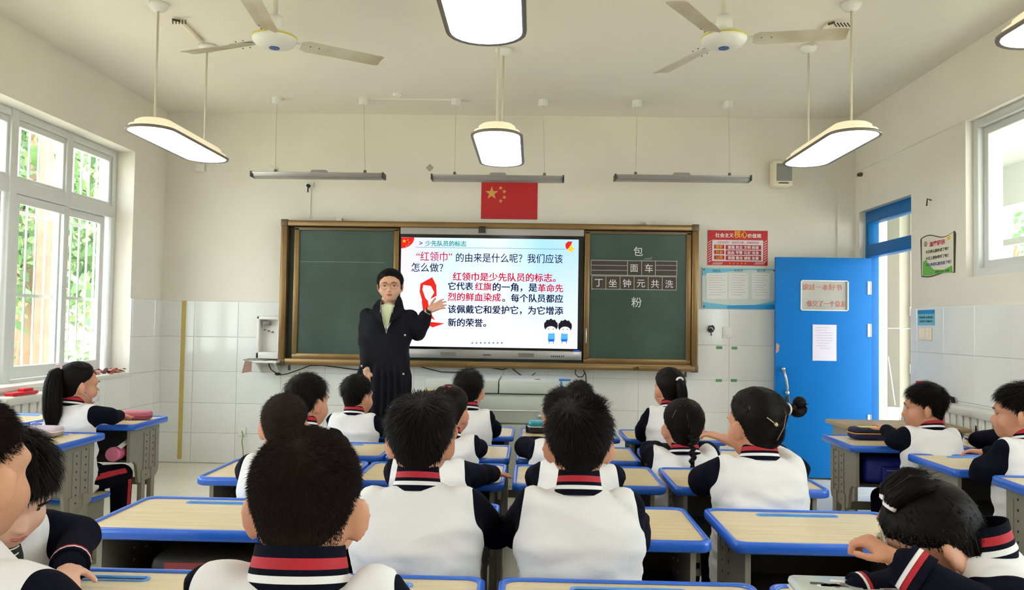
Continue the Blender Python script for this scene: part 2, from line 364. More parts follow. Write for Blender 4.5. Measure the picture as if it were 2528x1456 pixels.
b.tube([(2.135, yd-.045, .93), (2.15, yd-.06, .86), (2.165, yd-.06, .78), (2.17, yd-.03, .73)], .010, 8); b.cyl((2.135, yd-.05, .93), .014, .03, 'y', 12); b.cyl((2.17, yd-.045, .73), .016, .03, 'y', 12)
b.build('door_handle', M_rope, dl, O, smooth=True)
MB().tube([(2.175, yd-.035, .70), (2.178, yd-.035, .655)], [.016, .02], 10).build('padlock', M_dkmetal, dl, O)
p = MB().box((2.386, yd-.0235, 1.005), (2.588, yd-.0215, 1.312), 0)
for k, (l, rr) in enumerate(((.03, .12), (.03, .10), (.04, .15), (.03, .15), (.03, .15), (.03, .15), (.04, .12), (.03, .10), (.06, .13))):
    p.box((2.386+l, yd-.0240, 1.285-.022*k), (2.386+rr+.02, yd-.0235, 1.2885-.022*k), 1)
tag(p.build('notice_paper', [mat('lilac_paper', (214, 210, 226), .7), mat('faint_print', (168, 166, 186), .8)]), 'pale printed sheet taped to the middle of the blue door', 'paper')
# ================================================================ corridor seen through the doorway and the high window
M_cor = mat('corridor_white', (228, 230, 226), .7); CX = 5.05
cf = struct(MB().box((XR+.24, 0, -.2), (CX+.2, 13, -.002)).build('floor_corridor', mat('corridor_floor', (196, 200, 192), .4), org=(0,0,0)))
struct(MB().box((XR+.24, 0, 3.05), (CX+.2, 13, 3.2)).build('ceiling_corridor', M_cor, org=(0,0,0)))
struct(MB().box((XR+.24, 7.44, 0), (XR+.3, 9.9, 3.05)).box((XR+.2, 9.9, 0), (CX+.2, 10.05, 3.05)).build('wall_corridor', M_cor, org=(0,0,0)))
struct(MB().box((CX, 0, 0), (CX+.2, 13, 1.0)).box((CX, 0, 2.62), (CX+.2, 13, 3.05)).box((CX, 7.2, 1), (CX+.2, 8.4, 2.62)).box((CX, 9.05, 1), (CX+.2, 9.9, 2.62)).box((CX, 4.2, 1), (CX+.2, 5.0, 2.62)).build('wall_corridor_outer', M_cor, org=(0,0,0)))
struct(MB().box((3.655, 8.2, 1.30), (4.25, 8.6, 3.05)).box((3.655, 8.195, 0), (4.25, 8.6, 1.29)).build('trim_pillar', mat('corridor_pillar', (176, 172, 160), .6), org=(0,0,0)))
pp = thing('drain_pipe', 'white plastic drain pipe on the corridor pillar beyond the doorway', 'pipe', (3.78, 8.12, 0)); O = tuple(pp.location)
MB().tube([(3.78, 8.13, .0), (3.78, 8.13, 3.05)], .045, 16).build('pipe', M_wplastic, pp, O, smooth=True)
for z in (.85, 1.42): MB().tube([(3.78, 8.13, z), (3.78, 8.13, z+.09)], .053, 16).build('coupling', M_wplastic, pp, O, smooth=True)
pc = at(2203, 1006, 7.6)
b = MB(); b.tube([(pc[0], 7.6, .0), (pc[0], 7.6, pc[2]-.12), (pc[0], 7.6, pc[2]-.12), (pc[0], 7.6, pc[2]-.02), (pc[0], 7.6, pc[2]-.02), (pc[0], 7.6, pc[2])], [.03, .03, .055, .065, .085, .085], 20)
tag(b.build('planter_stand', M_wplastic, smooth=False), 'white planter standing in the corridor just beyond the doorway', 'planter')
tag(MB().tube([tuple(at(2193, 880, 7.62)), tuple(at(2210, 1000, 7.6))], .004, 6).build('white_cord', M_wplastic), 'thin white cord slanting down to the corridor planter', 'cord')
cw = struct(MB().box((CX+.02, 8.4, 1.55), (CX+.08, 9.05, 1.62)).box((CX+.02, 8.4, 2.2), (CX+.08, 9.05, 2.27)).build('window_6', M_pvc, org=(0,0,0)))
# ================================================================ outdoors
struct(MB().box((-40, -20, -.5), (XL-.3, 45, -.35)).build('ground_yard', mat('sunlit_paving', (206, 200, 182), .8, nscale=.5, namt=.06), org=(0,0,0)))
struct(MB().box((CX+.2, -20, -.5), (40, 45, -.35)).build('ground_side', mat('sunlit_paving', (206, 200, 182), .8), org=(0,0,0)))
M_leaf = [mat('leaf_a', (74, 112, 66), .55), mat('leaf_b', (92, 126, 70), .55), mat('leaf_c', (116, 146, 84), .55)]
M_bark = mat('tree_bark', (128, 104, 82), .9, nscale=6, namt=.1, stretch=(1,1,.3))
for m in M_leaf: m.node_tree.nodes['Principled BSDF'].inputs['Transmission Weight'].default_value = .0
def tree(x, y, h, r, label, n, seed, crown0=.45, leaf=.10):
    rg = random.Random(seed); t = thing('tree', label, 'tree', (x, y, -.36)); O = tuple(t.location)
    b = MB(); b.tube([(x, y, -.36), (x+.05, y+.03, h*.3), (x-.03, y, h*.6), (x, y, h*.9)], [.24, .19, .12, .03], 12)
    tips = []
    for k in range(14):
        a = rg.uniform(0, 2*pi); z0 = rg.uniform(crown0*.7, .8)*h; L = rg.uniform(.5, 1)*r
        e = (x+L*cos(a), y+L*sin(a), min(h, z0+rg.uniform(-.1, .35)*L)); b.tube([(x, y, z0), ((x+e[0])/2, (y+e[1])/2, (z0+e[2])/2+.1), e], [.05, .03, .01], 6); tips.append(e)
    b.build('trunk', M_bark, t, O, smooth=True)
    rs = np.random.RandomState(seed); xmax = -4.0 if x < 0 else 99; cl = np.array(tips+[(x, y, h*.95)]); c = cl[rs.randint(0, len(cl), n)] + rs.normal(0, r*.24, (n, 3))*np.array([1, 1, .8])
    c[:, 0] = np.where((c[:, 0] > xmax) , xmax-np.abs(c[:, 0]-xmax), c[:, 0])
    v = np.empty((n, 4, 3)); d = rs.normal(0, 1, (n, 3)); d /= np.linalg.norm(d, axis=1)[:, None]; e = rs.normal(0, 1, (n, 3)); e = np.cross(d, e); e /= np.linalg.norm(e, axis=1)[:, None]
    s = leaf*rs.uniform(.6, 1.3, (n, 1)); v[:, 0] = c-d*s; v[:, 1] = c+e*s*.45; v[:, 2] = c+d*s; v[:, 3] = c-e*s*.45
    mb = MB(); mb.v = [tuple(p) for p in v.reshape(-1, 3)]; mb.f = [(4*i, 4*i+1, 4*i+2, 4*i+3) for i in range(n)]; mb.m = list(rs.randint(0, 3, n))
    o = mb.build('foliage', M_leaf, t, O, recalc=False); o['kind'] = 'stuff'; return t
tree(-5.75, 9.25, 4.8, 1.5, 'nearest leafy tree outside the left window with thick trunk', 5200, 3)
tree(-8.6, 13.6, 5.4, 1.6, 'broad leafy tree outside beyond the right half of the left window', 5200, 5)
tree(-12.2, 19.0, 5.8, 1.2, 'farthest leafy tree outside the left window', 4000, 8)
tree(7.4, 12.6, 3.0, 1.6, 'small leafy tree outside the corridor window', 3000, 9, leaf=.09)
def bush(x, y, label, seed):
    rs = np.random.RandomState(seed); n = 1500; c = rs.normal(0, 1, (n, 3))*np.array([.6, .6, .35])+np.array([x, y, .25]); mb = MB()
    d = rs.normal(0, .06, (n, 3)); e = rs.normal(0, .03, (n, 3)); v = np.stack([c-d, c+e, c+d, c-e], 1); mb.v = [tuple(p) for p in v.reshape(-1, 3)]; mb.f = [(4*i, 4*i+1, 4*i+2, 4*i+3) for i in range(n)]; mb.m = list(rs.randint(0, 3, n))
    return tag(mb.build('shrub', M_leaf, recalc=False), label, 'shrub')
bush(-6.6, 11.6, 'low leafy shrub outside at the foot of the left window', 1)
bd = thing('outbuilding', 'sunlit pale building across the yard outside the left window', 'building', (-15, 17, -.36)); O = tuple(bd.location)
MB().box((-19, 10, -.36), (-15, 32, 6.5)).build('wall', mat('sunlit_render', (232, 222, 200), .8), bd, O)
for k in range(7):
    o = MB().box((-15.0, 11+k*3, 1.0), (-14.94, 12.4+k*3, 2.6)).build('window', M_pvc, bd, O); MB().box((-14.94, 11.1+k*3, 1.1), (-14.93, 12.3+k*3, 2.5)).build('pane', mat('far_glass', (120, 140, 150), .1), o, O)
pl = MB().box((-4.62, 7.40, -.36), (-4.50, 7.60, 3.2)).build('brick_pier', mat('brick_pier_paint', (168, 104, 84), .8, nscale=8, namt=.08))
tag(pl, 'reddish brown masonry pier just outside the left window', 'pier')
# ================================================================ the blackboard on the front wall
YP = 7.06
bb = thing('blackboard', 'wide bronze framed sliding green blackboard on the front wall', 'blackboard', (-.4, 7.12, .875)); O = tuple(bb.location)
def P(x, y, Y=YP): return at(x, y, Y)
fx0, fx1, fz0, fz1 = P(690, 700)[0], P(1725, 700)[0], P(1205, 910)[2], P(1205, 548)[2]
fw_ = .057; yb0, yb1 = YP, 7.2
MB().box((fx0+.02, 7.15, fz0+.02), (fx1-.02, 7.199, fz1-.02)).build('back_panel', M_board, bb, O)
MB().box((fx0+fw_, yb0, fz1-fw_*.95), (fx1-fw_, yb1, fz1-.004)).build('top_rail', M_bronze, bb, O, bevel=.008)
b = MB(); b.box((fx0+fw_, yb0, fz0+.004), (fx1-fw_, yb1, fz0+.062)); b.build('bottom_rail', M_bronze, bb, O, bevel=.008)
for x in (fx0, fx1-fw_): MB().box((x, yb0, fz0+.05), (x+fw_, yb1, fz1-.05)).build('stile', M_bronze, bb, O, bevel=.01)
for x in (fx0-.002, fx1-fw_-.002):
    for z in (fz0-.002, fz1-fw_): MB().box((x, yb0-.003, z), (x+fw_+.004, yb1, z+fw_+.004)).build('corner_cap', M_bronzed, bb, O, bevel=.006)
zt0, zt1 = fz0+.062, fz1-fw_
def slider(xa, xb, name):
    o = MB().box((xa+.03, YP+.035, zt0+.04), (xb-.03, YP+.045, zt1-.02)).build('sliding_panel', M_board, bb, O)
    for x, w in ((xa, .045), (xb-.045, .045)): MB().box((x, YP+.02, zt0+.03), (x+w, YP+.055, zt1-.012)).build('panel_stile', M_bronze, o, O, bevel=.005)
    MB().box((xa, YP+.02, zt1-.032), (xb, YP+.055, zt1-.004)).build('panel_top_rail', M_bronzed, o, O, bevel=.004)
    MB().box((xa, YP+.02, zt0-.004), (xb, YP+.055, zt0+.045)).build('panel_bottom_rail', M_bronze, o, O, bevel=.005)
    return o
sx = [P(722, 700)[0], P(982, 700)[0], P(1443, 700)[0], P(1708, 700)[0]]
slider(sx[0], sx[1], 'l'); sr = slider(sx[2], sx[3], 'r')
hz = P(1450, 830)[2]
MB().tube([(sx[2]+.02, YP+.01, hz-.07), (sx[2]+.02, YP-.004, hz-.055), (sx[2]+.02, YP-.004, hz+.055), (sx[2]+.02, YP+.01, hz+.07)], .005, 8).build('pull_handle', M_rope, sr, O, smooth=True)
# chalk tray units
for xa, xb in ((1155, 1560), (1575, 1712)):
    a, c = P(xa, 905)[0], P(xb, 905)[0]; z = fz0+.008
    o = MB(); o.box((a, YP-.05, z), (c, YP, z+.012)); o.box((a, YP-.055, z), (c, YP-.045, z+.04)); o.build('chalk_tray', M_bronze, bb, O, bevel=.004)
# chalk marks
YC = YP+.034; b = MB()
for q_ in (('包', 1564, 1587, 620), ('粉', 1559, 1584, 746)): textpx(MB(), *q_, YC).build('chalk_character', M_chalk, bb, O)
b = MB(); a = P(736, 645, YC); c = P(950, 650, YC)
b.box((a[0], YC-.001, a[2]-.002), (c[0], YC, a[2]+.0015)); b.build('chalk_line', mat('faint_chalk', (120, 140, 132), .9), bb, O)
MB().prism([tuple(P(x, y, YC)) for x, y in ((1586, 641), (1594, 637), (1612, 634), (1608, 641))], (0, -.0005, 0)).build('chalk_smudge', mat('chalk_dust', (104, 122, 115), .9, nscale=60, namt=.2), bb, O)
# magnetic writing strips stuck on the right panel
M_strip = mat('brown_magnet_strip', (60, 48, 46), .55); M_line = mat('strip_lines', (188, 188, 180), .7); M_gline = mat('strip_border', (190, 184, 110), .7)
s1 = thing('magnetic_strip', 'brown lined magnetic strip with two boxed characters on right blackboard', 'magnetic strip', tuple(P(1565, 678, YC))); O1 = tuple(s1.location)
def R4(b, x0, y0, x1, y1, Y, th=.0015, m=0): p, q = P(x0, (y0+y1)/2, Y), P(x1, (y0+y1)/2, Y); h = (P(x0, y0, Y)[2]-P(x0, y1, Y)[2])/2; zc = (p[2]+q[2])/2; return b.box((p[0], Y-th, zc-h), (q[0], Y, zc+h), m)
o = R4(MB(), 1459, 643, 1671, 680, YC).build('strip', M_strip, s1, O1)
b = MB(); Yl = YC-.0016
for y in (643.5, 679.5): R4(b, 1459, y-.6, 1671, y+.6, Yl, .0004)
for x in (1459, 1549, 1584, 1618, 1671): R4(b, x-.6, 643, x+.6, 680, Yl, .0004)
for y in (655, 667): R4(b, 1460, y-.5, 1549, y+.5, Yl, .0004); R4(b, 1619, y-.5, 1671, y+.5, Yl, .0004)
b.build('ruled_lines', M_line, s1, O1)
for q_ in (('面', 1556, 1575, 662), ('车', 1592, 1612, 662)): textpx(MB(), *q_, Yl).build('chalk_character', M_chalk, s1, O1)
s2 = thing('magnetic_strip', 'brown magnetic strip of six character boxes below the lined strip', 'magnetic strip', tuple(P(1565, 714, YC))); O1 = tuple(s2.location)
R4(MB(), 1461, 681.5, 1670, 715, YC).build('strip', M_strip, s2, O1)
b = MB()
for y in (682, 714.5): R4(b, 1461, y-.6, 1670, y+.6, Yl, .0004)
for k in range(7): x = 1461+k*34.8; R4(b, x-.6, 682, x+.6, 715, Yl, .0004, 1 if 0 < k < 5 else 0)
b.build('ruled_lines', [M_line, M_gline], s2, O1)
b = MB()
for k, ch in enumerate('丁坐钟元共洗'): textpx(MB(), ch, 1468+k*34.8, 1488+k*34.8, 698+k*.6, Yl).build('chalk_character', M_chalk, s2, O1)
def erase(x0, x1, y, lab, c1):
    a, c = P(x0, y, YP-.03), P(x1, y, YP-.03); o = thing('board_eraser', lab, 'eraser', ((a[0]+c[0])/2, YP-.03, fz0+.021)); Oe = tuple(o.location)
    MB().box((a[0], YP-.045, fz0+.021), (c[0], YP-.005, fz0+.037)).build('felt_pad', mat(c1[0], c1[1], .9), o, Oe, bevel=.003)
    MB().box((a[0]+.004, YP-.042, fz0+.0375), (c[0]-.004, YP-.008, fz0+.046)).build('back_plate', mat(c1[2], c1[3], .4), o, Oe, bevel=.003)
erase(1579, 1618, 900, 'dark blue felt board eraser in the tray below the chalk strips', ('navy_felt', (30, 44, 120), 'blue_plate', (48, 92, 210)))
erase(1683, 1708, 902, 'light blue board eraser at the right end of the chalk tray', ('teal_felt', (40, 110, 150), 'sky_plate', (70, 160, 226)))
for i, x in enumerate((839, 1598)):
    c = P(x, 541 if i == 0 else 549, 7.15); o = MB().box((c[0]-.022, 7.12, fz1-.004), (c[0]+.022, 7.198, fz1+.03)); o.cyl((c[0], 7.115, fz1+.014), .008, .01, 'y', 10)
    tag(o.build('mounting_bracket', M_rope), ('left' if i == 0 else 'right')+' small steel bracket on top of the blackboard frame', 'bracket')
for i, (x, y) in enumerate(((714, 907), (1692, 929))):
    c = P(x, y, 7.1); tag(MB().tube([(c[0], 7.1, fz0), (c[0], 7.1, fz0-.045)], [.009, .013], 10).build('drain_stub', M_dkmetal), ('left' if i == 0 else 'right')+' short dark stub under the blackboard bottom rail', 'bracket')
# ---------------------------------------------------------------- interactive screen between the panels
YS = YP+.03
sb = thing('smart_board', 'large lit interactive screen showing a red scarf lesson between board panels', 'screen', (.05, 7.12, fz0+.09)); O = tuple(sb.location)
x0, x1 = P(985, 700)[0], P(1441, 700)[0]; zb, ztp = P(1210, 886)[2], P(1210, 562)[2]
MB().box((x0, YS+.02, zb), (x1, 7.149, ztp)).build('housing', M_blk, sb, O)
zs0, zs1 = P(1208, 857.5, YS)[2], P(1208, 588.5, YS)[2]; xs0, xs1 = P(988.5, 720, YS)[0], P(1427, 720, YS)[0]
b = MB(); e = .018
for u in ((x0, xs0, zs0-.02, zs1+.03), (xs1, x1, zs0-.02, zs1+.03), (xs0, xs1, zs1, zs1+.03), (xs0, xs1, zs0-.02, zs0)): b.box((u[0], YS-.004, u[2]), (u[1], YS+.02, u[3]))
b.build('bezel', M_blk, sb, O)
MB().box((x0, YS-.006, zs1+.03), (x1, YS+.02, ztp)).build('top_cover', M_silver, sb, O)
o = MB().box((x0+.005, YS-.01, zb), (x1-.01, YS+.02, zs0-.021)).build('speaker_bar', M_silver, sb, O, bevel=.004)
b = MB(); R4(b, 1087, 869, 1125, 878, YS-.0105, .001); R4(b, 1279, 872, 1318, 881, YS-.0105, .001); b.build('speaker_grille', M_steelrim, o, O)
b = MB(); textpx(b, 'SAMWO', 1192, 1212, 876, YS-.011, bold=.02)
for k in range(7): R4(b, 1360+k*5, 878, 1362.5+k*5, 881, YS-.0105, .001)
b.build('lettering', M_blk, o, O)
b = MB(); R4(b, 1415.5, 864, 1431, 868.5, YS-.0105, .0006); R4(b, 1415.5, 868.5, 1431, 874, YS-.0105, .0006, 1); b.build('sticker', [M_blue, M_white], o, O)
b = MB(); c = P(1190, 568, YS-.02); b.box((c[0]-.03, YS-.03, ztp-.045), (c[0]+.03, YS-.006, ztp+.01)); b.cyl((c[0], YS-.045, ztp-.02), .014, .016, 'y', 14); b.build('camera', M_dkmetal, sb, O)
# the picture: emission varies over the screen like the slide's pale background
m = bpy.data.materials.new('slide'); m.use_nodes = True; nt = m.node_tree; nt.nodes.remove(nt.nodes['Principled BSDF']); em = nt.nodes.new('ShaderNodeEmission'); nt.links.new(em.outputs[0], nt.nodes['Material Output'].inputs[0])
tc = nt.nodes.new('ShaderNodeTexCoord'); sp = nt.nodes.new('ShaderNodeSeparateXYZ'); nt.links.new(tc.outputs['Generated'], sp.inputs[0])
cr = nt.nodes.new('ShaderNodeValToRGB'); el = cr.color_ramp.elements; el[0].position = 0; el[0].color = (*lin((216, 212, 250)), 1); el[1].position = 1; el[1].color = (*lin((176, 208, 250)), 1)
for q, c in ((.3, (196, 222, 252)), (.55, (214, 234, 254)), (.8, (160, 208, 250))): k = el.new(q); k.color = (*lin(c), 1)
nt.links.new(sp.outputs[0], cr.inputs[0]); mx = nt.nodes.new('ShaderNodeMix'); mx.data_type = 'RGBA'; mx.inputs['A'].default_value = (*lin((222, 228, 252)), 1)
mr = nt.nodes.new('ShaderNodeMapRange'); mr.inputs['From Min'].default_value = .1; mr.inputs['From Max'].default_value = .9; nt.links.new(sp.outputs[2], mr.inputs[0]); nt.links.new(mr.outputs[0], mx.inputs['Factor']); nt.links.new(cr.outputs[0], mx.inputs['B']); nt.links.new(mx.outputs['Result'], em.inputs[0]); em.inputs[1].default_value = 1.05
scr = MB().box((xs0, YS-.002, zs0), (xs1, YS+.02, zs1)).build('display', m, sb, O)
YT = YS-.0022
def G(n, c, s=.9): return glow('screen_'+n, c, s)
def shade(name, fn, mats): b = MB(); fn(b); return b.build(name, mats, scr, O)
shade('lettering', lambda b: textpx(b, '少先队员的标志', 1050, 1151, 601, YT, bold=.022), G('teal', (14, 140, 118)))
def tl(c, s, l, r_, y, bold, hs=1): textpx(MB(), s, l, r_, y, YT, hscale=hs, bold=bold).build('lettering', c, scr, O)
cb_ = G('navy', (14, 18, 48)); cr_ = G('red', (205, 16, 44))
for q_ in (('的由来是什么呢？我们应该', 1126, 1389, 637, .008, 1.1), ('怎么做？', 1016, 1094, 660, .008, 1.05), ('>', 1035, 1043, 600, .01)): tl(cb_, *q_)
for s, l, r_, y in (('它代表', 1107, 1168, 706), ('的一角，是', 1217, 1326, 709), ('。每个队员都应', 1240, 1390, 736), ('该佩戴它和爱护它，为它增添', 1106, 1390, 765), ('新的荣誉。', 1106, 1200, 796)): tl(cb_, s, l, r_, y, .024)
tl(cr_, '“红领巾”', 1028, 1116, 633, .008, 1.1)
for s, l, r_, y in (('红领巾是少先队员的标志。', 1118, 1372, 684), ('红旗', 1173, 1213, 707), ('革命先', 1328, 1390, 711), ('烈的鲜血染成', 1106, 1236, 733)): tl(cr_, s, l, r_, y, .022)
def scarf(b):
    polypx(b, [(1067, 684), (1077, 704), (1078, 730), (1062, 738), (1072, 722), (1064, 706), (1045, 703), (1043, 715), (1050, 735), (1058, 745), (1044, 748), (1036, 720), (1038, 700)], YT)
    polypx(b, [(1041, 742), (1056, 742), (1062, 770), (1074, 790), (1056, 782), (1044, 765)], YT); polypx(b, [(1050, 793), (1098, 798), (1068, 808), (1052, 800)], YT)
shade('scarf_drawing', scarf, G('scarf', (226, 44, 34)))
shade('flag_corner', lambda b: polypx(b, [(989, 586)]+[(989+34*cos(t*pi/16), 586+27*sin(t*pi/16)) for t in range(0, 9)], YT), G('flag', (228, 42, 36)))
def stars(b):
    c = P(1409, 614, YT); b.prism(star(c[0], c[2], .045, YT-.0002, .3), (0, -.0007, 0))
shade('star_drawing', stars, G('gold', (250, 206, 40)))
for x, y, s_ in ((998, 595, .018), (1007, 592, .006), (1010, 598, .006), (1008, 603, .006), (1003, 607, .006)): c = P(x, y, YT-.001); MB().prism(star(c[0], c[2], s_, YT-.001), (0, -.0005, 0)).build('star_drawing', G('gold', (250, 206, 40)), scr, O)
shade('torch_drawing', lambda b: polypx(b, [(1396, 602), (1402, 596), (1413, 596), (1410, 604), (1404, 612), (1400, 616), (1396, 610)], YT-.0003), G('flame', (222, 44, 30)))
shade('rule_line', lambda b: (R4(b, 1026, 612, 1398, 613, YT, .0005),), G('rule', (110, 130, 170)))
def heads(b):
    for x, y in ((1360, 808), (1395, 810)):
        polypx(b, [(x+17*cos(t*pi/10), y-4+15*sin(t*pi/10)-(3 if t % 2 else 0)*(t > 10)) for t in range(20)], YT)
    for x, y in ((1354, 812), (1366, 812), (1390, 813), (1401, 813)): polypx(b, [(x+1.3*cos(t), y+1.3*sin(t)) for t in range(6)], YT-.002)
shade('cartoon_hair', heads, G('ink', (34, 32, 38)))
def faces(b):
    for x, y in ((1360, 814), (1395, 815)): polypx(b, [(x+13*cos(t*pi/10), y+9*sin(t*pi/10)) for t in range(20)], YT-.001)
shade('cartoon_face', faces, G('pale', (236, 244, 254)))
def bodies(b):
    for x in (1361, 1393): polypx(b, [(x-7, 822), (x+8, 822), (x+9, 837), (x-9, 837)], YT-.0004)
shade('cartoon_shirt', bodies, G('sky', (90, 176, 240)))
def shorts(b):
    for x in (1361, 1393): polypx(b, [(x-8, 837), (x+8, 837), (x+7, 843), (x-7, 843)], YT-.0004); R4(b, x-6, 843, x-4.5, 848, YT, .0005); R4(b, x+4.5, 843, x+6, 848, YT, .0005)
shade('cartoon_shorts', shorts, G('shorts', (24, 110, 214)))
shade('toolbar', lambda b: R4(b, 1160, 840, 1245, 852, YT, .0004), G('toolbar', (232, 238, 252)))
def icons(b):
    for k in range(8): R4(b, 1164+k*10.4, 844.5, 1168+k*10.4, 848, YT-.0005, .0004)
shade('toolbar_icon', icons, G('icon', (120, 130, 160)))
# ---------------------------------------------------------------- flag print above the board
YW = 7.199
f = thing('national_flag', 'red flag print with five yellow stars above the screen', 'flag', tuple(at(1257, 541, YW))); O = tuple(f.location)
R4(MB(), 1188, 449, 1327, 541, YW, .003).build('cloth', mat('flag_red', (188, 24, 36), .5), f, O)
b = MB(); c = at(1214, 477, YW); b.prism(star(c[0], c[2], .062, YW-.003), (0, -.001, 0)).build('star', mat('flag_gold', (214, 164, 84), .5), f, O)
for x, y, q in ((1236, 464, .4), (1245, 473, .1), (1245, 487, .5), (1236, 496, .2)): c = at(x, y, YW); MB().prism(star(c[0], c[2], .021, YW-.003, q), (0, -.001, 0)).build('star', M_yel if False else MATS['flag_gold'], f, O)
# ---------------------------------------------------------------- red poster
f = thing('red_poster', 'red framed civic values poster right of the blackboard', 'poster', tuple(at(1821, 656, YW))); O = tuple(f.location)
R4(MB(), 1747, 569, 1895, 655, YW, .003).build('sheet', M_red, f, O)
Y1 = YW-.003; b = MB(); R4(b, 1758, 592.5, 1884, 645, Y1, .0006); b.build('white_field', mat('poster_white', (226, 216, 222), .6), f, O)
Y2 = Y1-.0016
def tp(s, l, r_, y, Yt, m_, **k): textpx(MB(), s, l, r_, y, Yt, **k).build('lettering', m_, f, O)
tp('社会主义', 1766, 1811, 580.5, Y1-.0006, M_white, bold=.03); tp('价值观', 1846, 1879, 582, Y1-.0006, M_white, bold=.03)
for k, t in enumerate(('富强 民主 文明 和谐', '自由 平等 公正 法治', '爱国 敬业 诚信 友善')): tp(t, 1797, 1873, 610.5+k*13.2, Y2, M_white, bold=.03)
tp('核心', 1813, 1845, 578, Y1-.0006, M_yel, hscale=1.25, bold=.03)
for k, t in enumerate(('国家', '社会', '公民')): tp(t, 1767, 1784, 609+k*13.2, Y2, M_yel, bold=.03)
for k in range(5): c = at(1802+k*9.5, 650, Y1); MB().prism(star(c[0], c[2], .009, Y1), (0, -.001, 0)).build('star', M_yel, f, O)
b = MB()
MC = mat('poster_crimson', (178, 20, 44), .6)
for k in range(3): R4(MB(), 1763, 604+k*13.2, 1788, 614+k*13.2, Y1-.0006, .0008).build('red_band', MC, f, O); R4(MB(), 1791.5, 605+k*13.2, 1879, 616+k*13.2, Y1-.0006, .0008).build('red_band', MC, f, O)
tp('人民有信仰', 1770, 1799, 598, Y1-.0007, MC); tp('国家有力量', 1807, 1836, 598.5, Y1-.0007, MC); tp('民族有希望', 1844, 1873, 599, Y1-.0007, MC)
b = MB()
for k in range(9):
    for xx in (1748.5, 1886): y = 598+k*6; polypx(b, [(xx, y), (xx+7, y-5), (xx+7, y-3.4), (xx, y+1.6)], Y1, .0006)
for k in range(7):
    for xx in (1758, 1862): x = xx+k*3.6; polypx(b, [(x, 653), (x+4, 647), (x+5.2, 647), (x+1.2, 653)], Y1, .0006)
o = b.build('white_stripe', M_white, f, O); o['kind'] = 'stuff'
# ---------------------------------------------------------------- notice board with three sheets
f = thing('notice_board', 'pale blue class notice board holding three paper sheets', 'notice board', tuple(at(1822, 765, YW))); O = tuple(f.location)
R4(MB(), 1733, 661, 1916, 763, YW, .008).build('panel', mat('notice_panel', (206, 216, 214), .4), f, O); Y1 = YW-.008
b = MB(); polypx(b, [(1734, 661), (1914, 664), (1914, 668), (1850, 666), (1800, 670), (1734, 680)], Y1); polypx(b, [(1734, 745), (1790, 752), (1850, 756), (1914, 742), (1915, 763), (1734, 761)], Y1)
b.build('blue_wave', mat('notice_blue', (110, 190, 222), .4), f, O)
b = MB(); polypx(b, [(1795, 754), (1915, 751), (1915, 763.5), (1795, 762)], Y1-.0011); b.build('blue_wave', mat('notice_deep_blue', (20, 150, 220), .4), f, O)
for k, (xa, xb) in enumerate(((1744, 1796), (1799, 1847), (1857, 1900))):
    o = R4(MB(), xa, 674, xb, 738, Y1, .002).build('paper_sheet', M_white, f, O); b = MB()
    for j in range(9): R4(b, xa+5, 679+j*6, xb-5-(j*7 % 12), 679.7+j*6, Y1-.002, .0004)
    b.build('printed_line', mat('faint_print', (168, 166, 186), .8), o, O)
b = MB()
for t, xa, xb in (('课程表', 1759, 1779), ('作息表', 1812, 1834), ('值日表', 1869, 1890)): tp(t, xa, xb, 668, Y1-.0012, mat('dark_teal_print', (50, 90, 100), .6))
b = MB()
for x, y in ((1738, 665), (1738, 756), (1911, 668), (1911, 758)): c = at(x, y, Y1); b.cyl((c[0], Y1-.004, c[2]), .007, .004, 'y', 10)
b.build('screw_cap', M_dkmetal, f, O)
# ---------------------------------------------------------------- small things on the front wall
def plate(x0, y0, x1, y1, label, name='wall_switch', cat='switch', th=.012, inner=True, Y=YW-.002):
    o = thing(name, label, cat, tuple(at((x0+x1)/2, y1, Y))); O = tuple(o.location)
    R4(MB(), x0, y0, x1, y1, Y, th).build('cover_plate', M_wplastic, o, O, bevel=.003)
    if inner: R4(MB(), x0+(x1-x0)*.2, y0+(y1-y0)*.18, x1-(x1-x0)*.2, y1-(y1-y0)*.18, Y-th, .004).build('rocker', M_wplastic, o, O, bevel=.002)
    return o, O
plate(1784, 807, 1808, 834, 'square white light switch right of the blackboard')
o, O = plate(754, 449, 774, 466, 'white wall socket with black plug above the blackboard', 'wall_socket', 'socket', inner=False)
c = at(762, 459, YW-.02); b = MB().cyl((c[0], YW-.045, c[2]), .016, .03, 'y', 12); b.tube([(c[0], YW-.04, c[2]-.01), (c[0], YW-.04, c[2]-.06)], .006, 8); b.build('plug', M_dark, o, O)
o = R4(MB(), 764, 466, 767, 541, YW, .01).build('cable_duct', M_wplastic); tag(o, 'thin white cable duct from the socket down to the blackboard', 'cable duct')
plate(664, 412, 685, 427, 'white socket behind the left board light', 'wall_socket', 'socket', inner=False)
plate(486, 405, 507, 424, 'small white junction box on the wall below the left hanging lamp', 'junction_box', 'socket', .03, False)
plate(588, 1054, 607, 1076, 'low white wall socket with a thin yellow wire at the left', 'wall_socket', 'socket', inner=False)
a = at(597, 1064, YW-.02); b = MB().tube([a, at(600, 1075, YW-.03), at(597, 1090, YW-.04), at(600, 1112, YW-.05), at(601, 1140, YW-.05)], .004, 6); tag(b.build('loose_wire', mat('olive_wire', (130, 128, 60), .6), smooth=True), 'thin olive wire hanging from the low wall socket', 'wire')
plate(643, 1067, 668, 1080, 'low white wall socket behind the boy with cropped hair', 'wall_socket', 'socket', inner=False)
c = at(1754, 813, YW-.01); b = MB()
for k in range(3): b.tube([(c[0]+.026*cos(t*pi/6+k), YW-.03-.006*k, c[2]+.024*sin(t*pi/6+k)+.006*k) for t in range(12)], .0045, 6)
